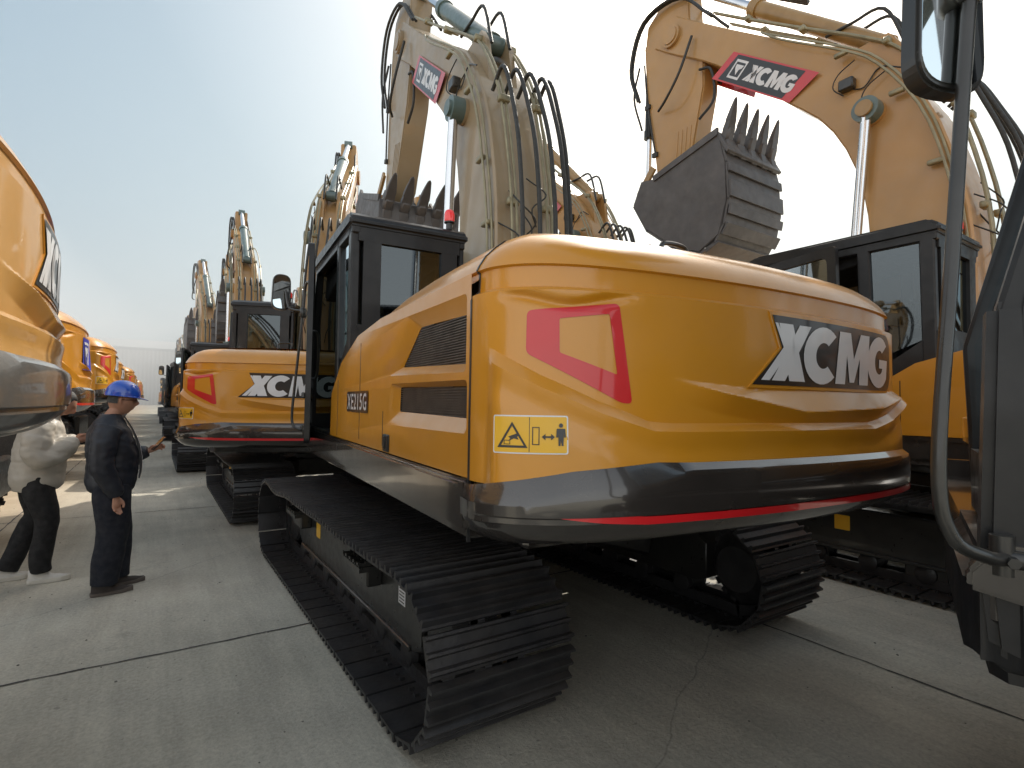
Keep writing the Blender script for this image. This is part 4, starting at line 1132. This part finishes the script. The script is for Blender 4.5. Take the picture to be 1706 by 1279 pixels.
def head(mb, c, yaw=0, pitch=0, sc_=1):
    """head as a sculpted ball with brow, sockets, nose, lips, chin and ears; looks to +y"""
    rot = Matrix.Rotation(yaw,3,'Z')@Matrix.Rotation(pitch,3,'X'); n, m = 48, 32; c = Vector(c)
    V = []
    for i in range(1, m):
        th = math.pi*i/m; row = []
        for k in range(n):
            ph = 2*math.pi*k/n; x = math.sin(th)*math.sin(ph); y = math.sin(th)*math.cos(ph); z = math.cos(th)
            X = x*.077; Y = y*.095; Zz = z*.118
            if z < 0: X *= 1-.22*(-z)**1.3; Y = Y*(1-.10*(-z)) if y < 0 else Y*(1-.03*(-z))
            if y < 0: Y *= 1.05; 
            f = max(0, y)
            g = lambda x0, z0, sx, sz: math.exp(-((X-x0)/sx)**2-((Zz-z0)/sz)**2)*f
            Y += .026*g(0,-.018,.013,.022)+.018*g(0,.006,.010,.022)                # nose
            Y += .007*g(0,.030,.045,.012)                                        # brow
            Y -= .012*(g(.031,.008,.016,.013)+g(-.031,.008,.016,.013))            # sockets
            Y += .010*(g(0,-.055,.024,.008)+.8*g(0,-.067,.020,.007)) - .004*g(0,-.0608,.024,.003)   # lips
            Y += .012*g(0,-.098,.026,.018)                                       # chin
            Y -= .005*g(0,-.080,.03,.008)
            row.append(mb.bm.verts.new(c+rot@(Vector((X,Y,Zz))*sc_)))
        V.append(row)
    for a, b in zip(V, V[1:]):
        for k in range(n): mb.bm.faces.new((a[k], b[k], b[(k+1)%n], a[(k+1)%n]))
    mb.bm.faces.new(V[0]); mb.bm.faces.new(V[-1][::-1])
    for sx in (-1,1):
        pts = [Vector((sx*.074,-.012,-.028)),Vector((sx*.081,-.020,-.005)),Vector((sx*.083,-.022,.018)),Vector((sx*.077,-.008,.026))]
        mb.tube([c+rot@(p*sc_) for p in pts], [.006,.009,.009,.006], 8, True)
def shoe(name, c, yaw, m, sm, sole_h=.028, ln=.28):
    """shoe pointing along +y rotated by yaw; returns upper and sole meshes"""
    rot = Matrix.Rotation(yaw,4,'Z'); c = Vector(c)
    def tr(p): return c+(rot@Vector(p))
    def plan(y): return .034+.012*sst(-.09,.06,y)-.020*sst(.11,.18,y)
    mb = MB(); rows = []
    for k in range(15):
        y = -.088+ln*k/14*.965; w = plan(y)*(.55 if k in (0,14) else (.86 if k in (1,13) else 1)); h = .105-.02*sst(-.09,-.02,y)-.045*sst(.0,.09,y)-.018*sst(.10,.18,y)
        if k == 0: h -= .01
        row = []
        for j in range(13):
            a = math.pi*j/12; row.append(tr((w*math.cos(a)*(1.0), y, sole_h*.6+h*(max(0,math.sin(a))**.65))))
        rows.append(row)
    mb.grid(rows); mb.face(rows[0]); mb.face(rows[-1][::-1])
    up = mb.mesh(name+'_upper', m, 50)
    mb = MB(); out = [(plan(-.088+ln*k/14)*(.6 if k in (0,14) else 1)+.006, -.094+(ln+.008)*k/14) for k in range(15)]
    poly = out+[(-x,y) for x,y in out[::-1]]
    mb.prism(poly, lambda p: tr((p[0],p[1],.001)), lambda p: tr((p[0],p[1],sole_h+.010*sst(.10,.18,p[1]))), .004)
    return up, mb.mesh(name+'_sole', sm, 40)

def person(label, loc, rz, P):
    root = thing('person', label, 'person', loc, rz, None, P.get('scale',1))
    # body: one continuous figure
    mb = MB()
    H = P['head']; hp = .90
    head(mb, H, P.get('hyaw',0), P.get('hpitch',0))
    mb.tube([(H[0],H[1]-.035,H[2]-.08),(0,-.035,1.43),(0,-.03,1.36)], [.052,.055,.062], 14, True)
    loft(mb, [(0,-.03,.86,.13,.09),(0,-.02,1.0,.13,.095),(0,-.03,1.2,.15,.10),(0,-.045,1.34,.15,.08),(0,-.035,1.44,.055,.052)])
    for j in ('armR','armL'):
        a = P[j]; mb.tube(a, [.052,.046,.041,.036,.028,.026], 12, True)
    for j in ('legR','legL'):
        a = P[j]; mb.tube(a, [.082,.078,.06,.052,.048,.036], 12, True)
    for j in ('R','L'): hand(mb, P['arm'+j][-1], *P['hand'+j])
    body = fuse(mb, 'body', SKIN, .006, 2)
    part('body', body, root)
    # trousers
    mb = MB()
    loft(mb, [(0,P['hipy'],.80,.150,.115),(0,P['hipy'],.88,.178,.135),(0,P['hipy']*.6,.96,.172,.130),(0,0,1.02,.160,.122)])
    for j in ('legR','legL'):
        a = P[j]; mb.tube(a[:-1]+[Vector(a[-1])+Vector((0,0,.00))], P['trr'], 18, True)
    part('trousers', fuse(mb, 'trousers', P['pant'], .011, 4, .007, 9, .6), root)
    # jacket
    mb = MB(); loft(mb, P['torso'])
    for j in ('armR','armL'):
        a = [Vector(p) for p in P[j]]
        mb.tube(a, P['slr'], 16, True)
    if P.get('puff'):
        for j in ('armR','armL'):
            a = crv([Vector(p) for p in P[j]], 4)[:-3]
            for q in a[1::2]: mb.lathe([(.02,-.02),(P['puff'],0),(.02,.02)], q, 'z', 10)
    jk = fuse(mb, 'jacket', P['jack'], .010, 4, P.get('wr',.008), 8, 1.6)
    if P.get('bands'):
        # quilted chambers
        for v in jk.vertices:
            ph = (v.co.z+.25*v.co.y*(1 if abs(v.co.x) > .2 else 0))/P['bands']
            k = abs(math.sin(math.pi*ph)); v.co += v.normal*(.007*k**.6-.004)
    part('jacket', jk, root)
    # collar and cuffs
    mb = MB(); mb.tube([(.062*math.cos(t)*1.05, -.030+.066*math.sin(t), 1.455+.012*math.sin(t)*-1) for t in [2*math.pi*i/16 for i in range(-3+4, 12)]], .017, 8, True)
    part('collar', mb.mesh('collar', P['jack'], 60), root)
    for f, q in (('footR','legR'),('footL','legL')):
        c, yw_ = P[f]; up, so = shoe('shoe', c, yw_, P['shm'], P['som'], P.get('soh',.028))
        s_ = part('shoe', up, root); part('sole', so, s_)
    return root
# --- the man with the blue helmet
TR1 = dict(
 scale=.965, head=(.0,.045,1.585), hyaw=0, hpitch=R(-6), hipy=-.005, pant=PANT, jack=NAVY, shm=SHOE1, som=SOLE, wr=.009,
 armR=[(.175,-.06,1.36),(.225,-.095,1.24),(.250,-.105,1.08),(.250,-.075,.99),(.240,-.02,.87),(.235,.0,.81)],
 armL=[(-.185,-.01,1.36),(-.225,.0,1.24),(-.235,.03,1.10),(-.225,.10,1.08),(-.19,.22,1.12),(-.17,.275,1.135)],
 handR=((-.05,.06,-1),(-.25,1,.0),.9,1), handL=((.05,.85,.45),(.55,-.25,.75),1.25,1),
 legR=[(.095,-.01,.90),(.10,-.01,.78),(.105,.005,.56),(.105,.0,.46),(.105,-.03,.20),(.105,-.035,.08)],
 legL=[(-.095,.01,.90),(-.10,.02,.78),(-.10,.05,.56),(-.10,.06,.46),(-.10,.06,.20),(-.10,.06,.08)],
 trr=[.132,.135,.118,.112,.104,.098], slr=[.098,.094,.086,.080,.066,.050],
 torso=[(0,-.005,.83,.160,.150),(0,-.005,.87,.200,.172),(0,-.005,.96,.208,.182),(0,.0,1.10,.210,.180),(0,-.02,1.24,.205,.172),(0,-.035,1.35,.190,.138),(0,-.035,1.43,.118,.098),(0,-.03,1.475,.078,.076)],
 footR=((.105,-.035,0),R(0)), footL=((-.10,.085,0),R(6)))
man = person('man in blue safety helmet and dark bomber jacket looking at a phone', (-2.74,1.24,0), R(-80), TR1)
hp_ = Matrix.Translation((0,.045,1.585))@Matrix.Rotation(R(-6),4,'X')
mb = MB()
rows = []
for i in range(15):
    th = math.pi/2*i/14
    row = []
    for k in range(40):
        ph = 2*math.pi*k/40; rr_ = math.sin(th)**.92
        x = .104*rr_*math.sin(ph); y = .128*rr_*math.cos(ph); z = .125*math.cos(th)**.9 if th < math.pi/2-.001 else 0
        z += .007*math.exp(-(x/.012)**2)*math.cos(th)**.3 if i < 13 else 0
        z += .004*math.exp(-((abs(x)-.035)/.008)**2)*math.cos(th)**.3 if i < 13 else 0
        row.append((x,y,z+.045))
    rows.append(row)
mb.grid(rows, close_u=True)
mb.grid([[(p[0]*k, p[1]*k, .045-d) for p in rows[-1]] for k, d in ((1,0),(1.03,.003),(.985,.006),(.97,-.02))], close_u=True)
br = [(.107*math.sin(a)*(1.0), .130*math.cos(a)+(.058*max(0,math.cos(a))**1.3)) for a in [2*math.pi*i/40 for i in range(40)]]
mb.grid([[(.100*math.sin(2*math.pi*i/40), .124*math.cos(2*math.pi*i/40), .046) for i in range(40)],[(x,y,.040-.012*max(0,(y-.1)/.08)) for x,y in br],[(x,y,.036-.012*max(0,(y-.1)/.08)) for x,y in br],[(.100*math.sin(2*math.pi*i/40), .124*math.cos(2*math.pi*i/40), .042) for i in range(40)]], close_u=True)
hm = part('helmet', mb.mesh('helmet', HELM, 40), man, hp_)
mb = MB(); rows = []
for i in range(6):
    z = .05-.075*i/5; row = []
    for k in range(15):
        a = R(112)+R(136)*k/14; row.append((.0835*math.sin(a)*1.0, .1035*math.cos(a), z))
    rows.append(row)
mb.grid(rows); part('hair', mb.mesh('hair', HAIR, 60), man, hp_)
mb = MB()
for sx in (-1,1):
    mb.prism(rnd_poly([(sx*.010-.0,-.006),(sx*.052,-.006),(sx*.052,.022),(sx*.010,.022)],.008), lambda p: (p[0],.098-.3*abs(p[0])*.5,p[1]), lambda p: (p[0],.101-.3*abs(p[0])*.5,p[1]))
    mb.tube([(sx*.055,.090,.014),(sx*.079,.040,.013),(sx*.084,-.012,.010)],.0026,6,False)
part('glasses', mb.mesh('glasses', LENS), man, hp_)
mb = MB(); rows = []
for i in range(12):
    z = .92+.54*i/11; hw = .028+.052*sst(.86,1.1,z)*(1-.55*sst(1.2,1.45,z)); row = []
    for k in range(9):
        x = -hw+2*hw*k/8; row.append((x, lerp_t([(.86,.186),(.96,.197),(1.10,.198),(1.24,.172),(1.36,.118),(1.46,.058)], z)+.012*sst(.93,1.0,z)-.004-2.0*x*x, z))
    rows.append(row)
mb.grid(rows); part('shirt', mb.mesh('shirt', SHIRT, 60), man)
mb = MB(); mb.box((0,0,0),(.072,.009,.150),bev=.004,seg=2); mb.box((.018,-.0055,.052),(.026,.004,.026),bev=.002)
ph = part('phone', mb.mesh('phone', PHN, 40)); tag(ph, 'dark smartphone held up by the man in the blue helmet', 'phone')
ph.matrix_world = man.matrix_basis@Matrix.Translation((-.125,.345,1.205))@Matrix.Rotation(R(-42),4,'X')@Matrix.Rotation(R(8),4,'Z')
# --- the one in the pale down jacket, bending forward a little, head hidden behind the counterweight
TR2 = dict(
 scale=.98, head=(.0,.13,1.53), hyaw=0, hpitch=R(-38), hipy=-.02, pant=PANT2, jack=CREAM, shm=SHOE2, som=SOLE2, soh=.036, wr=.010, bands=.115, puff=0,
 armR=[(.185,-.0,1.36),(.235,-.02,1.24),(.25,-.02,1.10),(.235,.06,1.08),(.17,.18,1.17),(.14,.235,1.20)],
 armL=[(-.185,.0,1.36),(-.235,.0,1.24),(-.235,.02,1.11),(-.21,.10,1.11),(-.12,.18,1.17),(-.08,.23,1.20)],
 handR=((-.3,.85,.3),(.2,-.25,.85),1.0,1), handL=((.3,.85,.3),(.4,-.25,.85),1.1,1),
 legR=[(.10,-.02,.90),(.11,.0,.78),(.12,.06,.56),(.12,.06,.46),(.12,.03,.20),(.12,.04,.09)],
 legL=[(-.10,-.03,.90),(-.11,-.04,.78),(-.12,-.01,.56),(-.12,-.05,.46),(-.12,-.15,.20),(-.12,-.19,.09)],
 trr=[.115,.112,.090,.084,.078,.074], slr=[.105,.105,.100,.095,.080,.055],
 torso=[(0,-.02,.78,.175,.150),(0,-.015,.84,.205,.185),(0,-.01,.96,.215,.190),(0,.0,1.10,.218,.185),(0,.005,1.24,.215,.170),(0,.0,1.36,.198,.140),(0,-.0,1.44,.12,.11),(0,.0,1.50,.085,.090)],
 footR=((.12,.045,0),R(-4)), footL=((-.12,-.20,0),R(3)))
p2 = person('person in a cream down jacket and white sneakers standing behind the left counterweight', (-3.27,1.86,0), R(-84), TR2)
mb = MB(); rows = []
for i in range(10):
    th = math.pi*.62*i/9+.02
    rows.append([(.084*math.sin(th)*math.sin(a), .103*math.sin(th)*math.cos(a)-.008, .125*math.cos(th)) for a in [2*math.pi*k/24 for k in range(24)] ])
for r_ in rows:
    for j, p in enumerate(r_):
        if p[1] > .045 and p[2] < .06: r_[j] = (p[0]*.9, .045, p[2])
mb.grid(rows, close_u=True); part('hair', mb.mesh('hair', HAIR2, 60), p2, Matrix.Translation((0,.13,1.53))@Matrix.Rotation(R(-38),4,'X'))
mb = MB(); mb.box((0,0,0),(.072,.009,.150),bev=.004,seg=2)
ph = part('phone', mb.mesh('phone', PHN, 40)); tag(ph, 'smartphone held in both hands of the person in the cream jacket', 'phone')
ph.matrix_world = p2.matrix_basis@Matrix.Translation((.03,.305,1.265))@Matrix.Rotation(R(-55),4,'X')

# ---- thin dust haze standing over the far part of the yard
hm_ = bpy.data.materials.new('dust_haze'); hm_.use_nodes = True; hn = hm_.node_tree
hn.nodes.remove(hn.nodes['Principled BSDF']); vs_ = hn.nodes.new('ShaderNodeVolumeScatter'); vs_.inputs['Density'].default_value = .011; vs_.inputs['Color'].default_value = (.93,.96,1,1); vs_.inputs['Anisotropy'].default_value = .35
hn.links.new(vs_.outputs[0], [n for n in hn.nodes if n.type == 'OUTPUT_MATERIAL'][0].inputs['Volume'])
mb = MB(); mb.box((0,84,9),(260,129,18)); o = part('haze', mb.mesh('haze', hm_)); tag(o, kind='structure')
# ------------------------------------------------------------------ light, sky, camera
SUN_AZ, SUN_EL = 55.0, 43.0      # azimuth clockwise from +Y
w = bpy.data.worlds.new('World'); sc.world = w; w.use_nodes = True
N = w.node_tree.nodes; L = w.node_tree.links; bg = N['Background']
sky = N.new('ShaderNodeTexSky'); sky.sky_type = 'NISHITA'; sky.sun_disc = False
sky.sun_elevation = R(SUN_EL); sky.sun_rotation = R(SUN_AZ); sky.air_density = 1.3; sky.dust_density = 6.0; sky.ozone_density = 1.0; sky.altitude = 20
# thin haze: the sky pales towards the horizon and around the sun
tcw = N.new('ShaderNodeTexCoord'); sepw = N.new('ShaderNodeSeparateXYZ'); L.new(tcw.outputs['Generated'], sepw.inputs[0])
hz = N.new('ShaderNodeMapRange'); hz.inputs[1].default_value = 0.0; hz.inputs[2].default_value = .85; hz.inputs[3].default_value = .93; hz.inputs[4].default_value = .45
L.new(sepw.outputs['Z'], hz.inputs[0])
dt = N.new('ShaderNodeVectorMath'); dt.operation = 'DOT_PRODUCT'; L.new(tcw.outputs['Generated'], dt.inputs[0])
dt.inputs[1].default_value = (math.sin(R(SUN_AZ))*math.cos(R(SUN_EL)), math.cos(R(SUN_AZ))*math.cos(R(SUN_EL)), math.sin(R(SUN_EL)))
gr = N.new('ShaderNodeValToRGB'); e = gr.color_ramp.elements
e[0].position = .0; e[0].color = (.98,1.0,1.0,1); e[1].position = 1; e[1].color = (12,11.5,10.5,1)  # sky opposite the sun is raised as added fill light
for p_, c_ in ((.30,(.72,.77,.80,1)),(.50,(.25,.35,.41,1)),(.70,(.29,.39,.43,1)),(.84,(.46,.55,.57,1)),(.93,(.58,.66,.66,1)),(.972,(.80,.85,.83,1)),(.99,(2.0,2.0,1.9,1))):
    k_ = e.new(p_); k_.color = c_
L.new(dt.outputs['Value'], gr.inputs['Fac'])
sc_ = N.new('ShaderNodeVectorMath'); sc_.operation = 'SCALE'; sc_.inputs['Scale'].default_value = 1/.12*1.18; L.new(gr.outputs['Color'], sc_.inputs[0])
wm = N.new('ShaderNodeMix'); wm.data_type = 'RGBA'; L.new(hz.outputs[0], wm.inputs[0]); L.new(sky.outputs[0], wm.inputs[6]); L.new(sc_.outputs[0], wm.inputs[7])
L.new(wm.outputs[2], bg.inputs['Color']); bg.inputs['Strength'].default_value = .155

sl_ = bpy.data.lights.new('sun', 'SUN'); sl_.energy = 4.2; sl_.angle = R(.5); sl_.color = (1,.94,.84)
so_ = bpy.data.objects.new('sun', sl_); COL.objects.link(so_)
az, el = R(SUN_AZ), R(SUN_EL)
dirv = Vector((math.sin(az)*math.cos(el), math.cos(az)*math.cos(el), math.sin(el)))
so_.rotation_euler = (-dirv).to_track_quat('-Z','Y').to_euler()
so_.location = dirv*50

cam = bpy.data.cameras.new('camera'); co_ = bpy.data.objects.new('camera', cam); COL.objects.link(co_); sc.camera = co_
cam.sensor_width = 36; cam.lens = 897.3/1706*36; cam.clip_end = 2000; cam.clip_start = .05
yw, pt, ro = R(33.61), R(2.10), R(.846)
F = Vector((math.sin(yw)*math.cos(pt), math.cos(yw)*math.cos(pt), math.sin(pt)))
R0 = Vector((math.cos(yw), -math.sin(yw), 0)); U0 = R0.cross(F)
Rv = R0*math.cos(ro)+U0*math.sin(ro); Uv = -R0*math.sin(ro)+U0*math.cos(ro)
mtx = Matrix((Rv, Uv, -F)).transposed().to_4x4(); mtx.translation = Vector((-2.482,-4.226,1.554))
co_.matrix_world = mtx
sc.view_settings.view_transform = 'Standard'; sc.view_settings.look = 'None'; sc.view_settings.exposure = 0; sc.view_settings.gamma = 1
sc.render.resolution_x = 1024; sc.render.resolution_y = 768
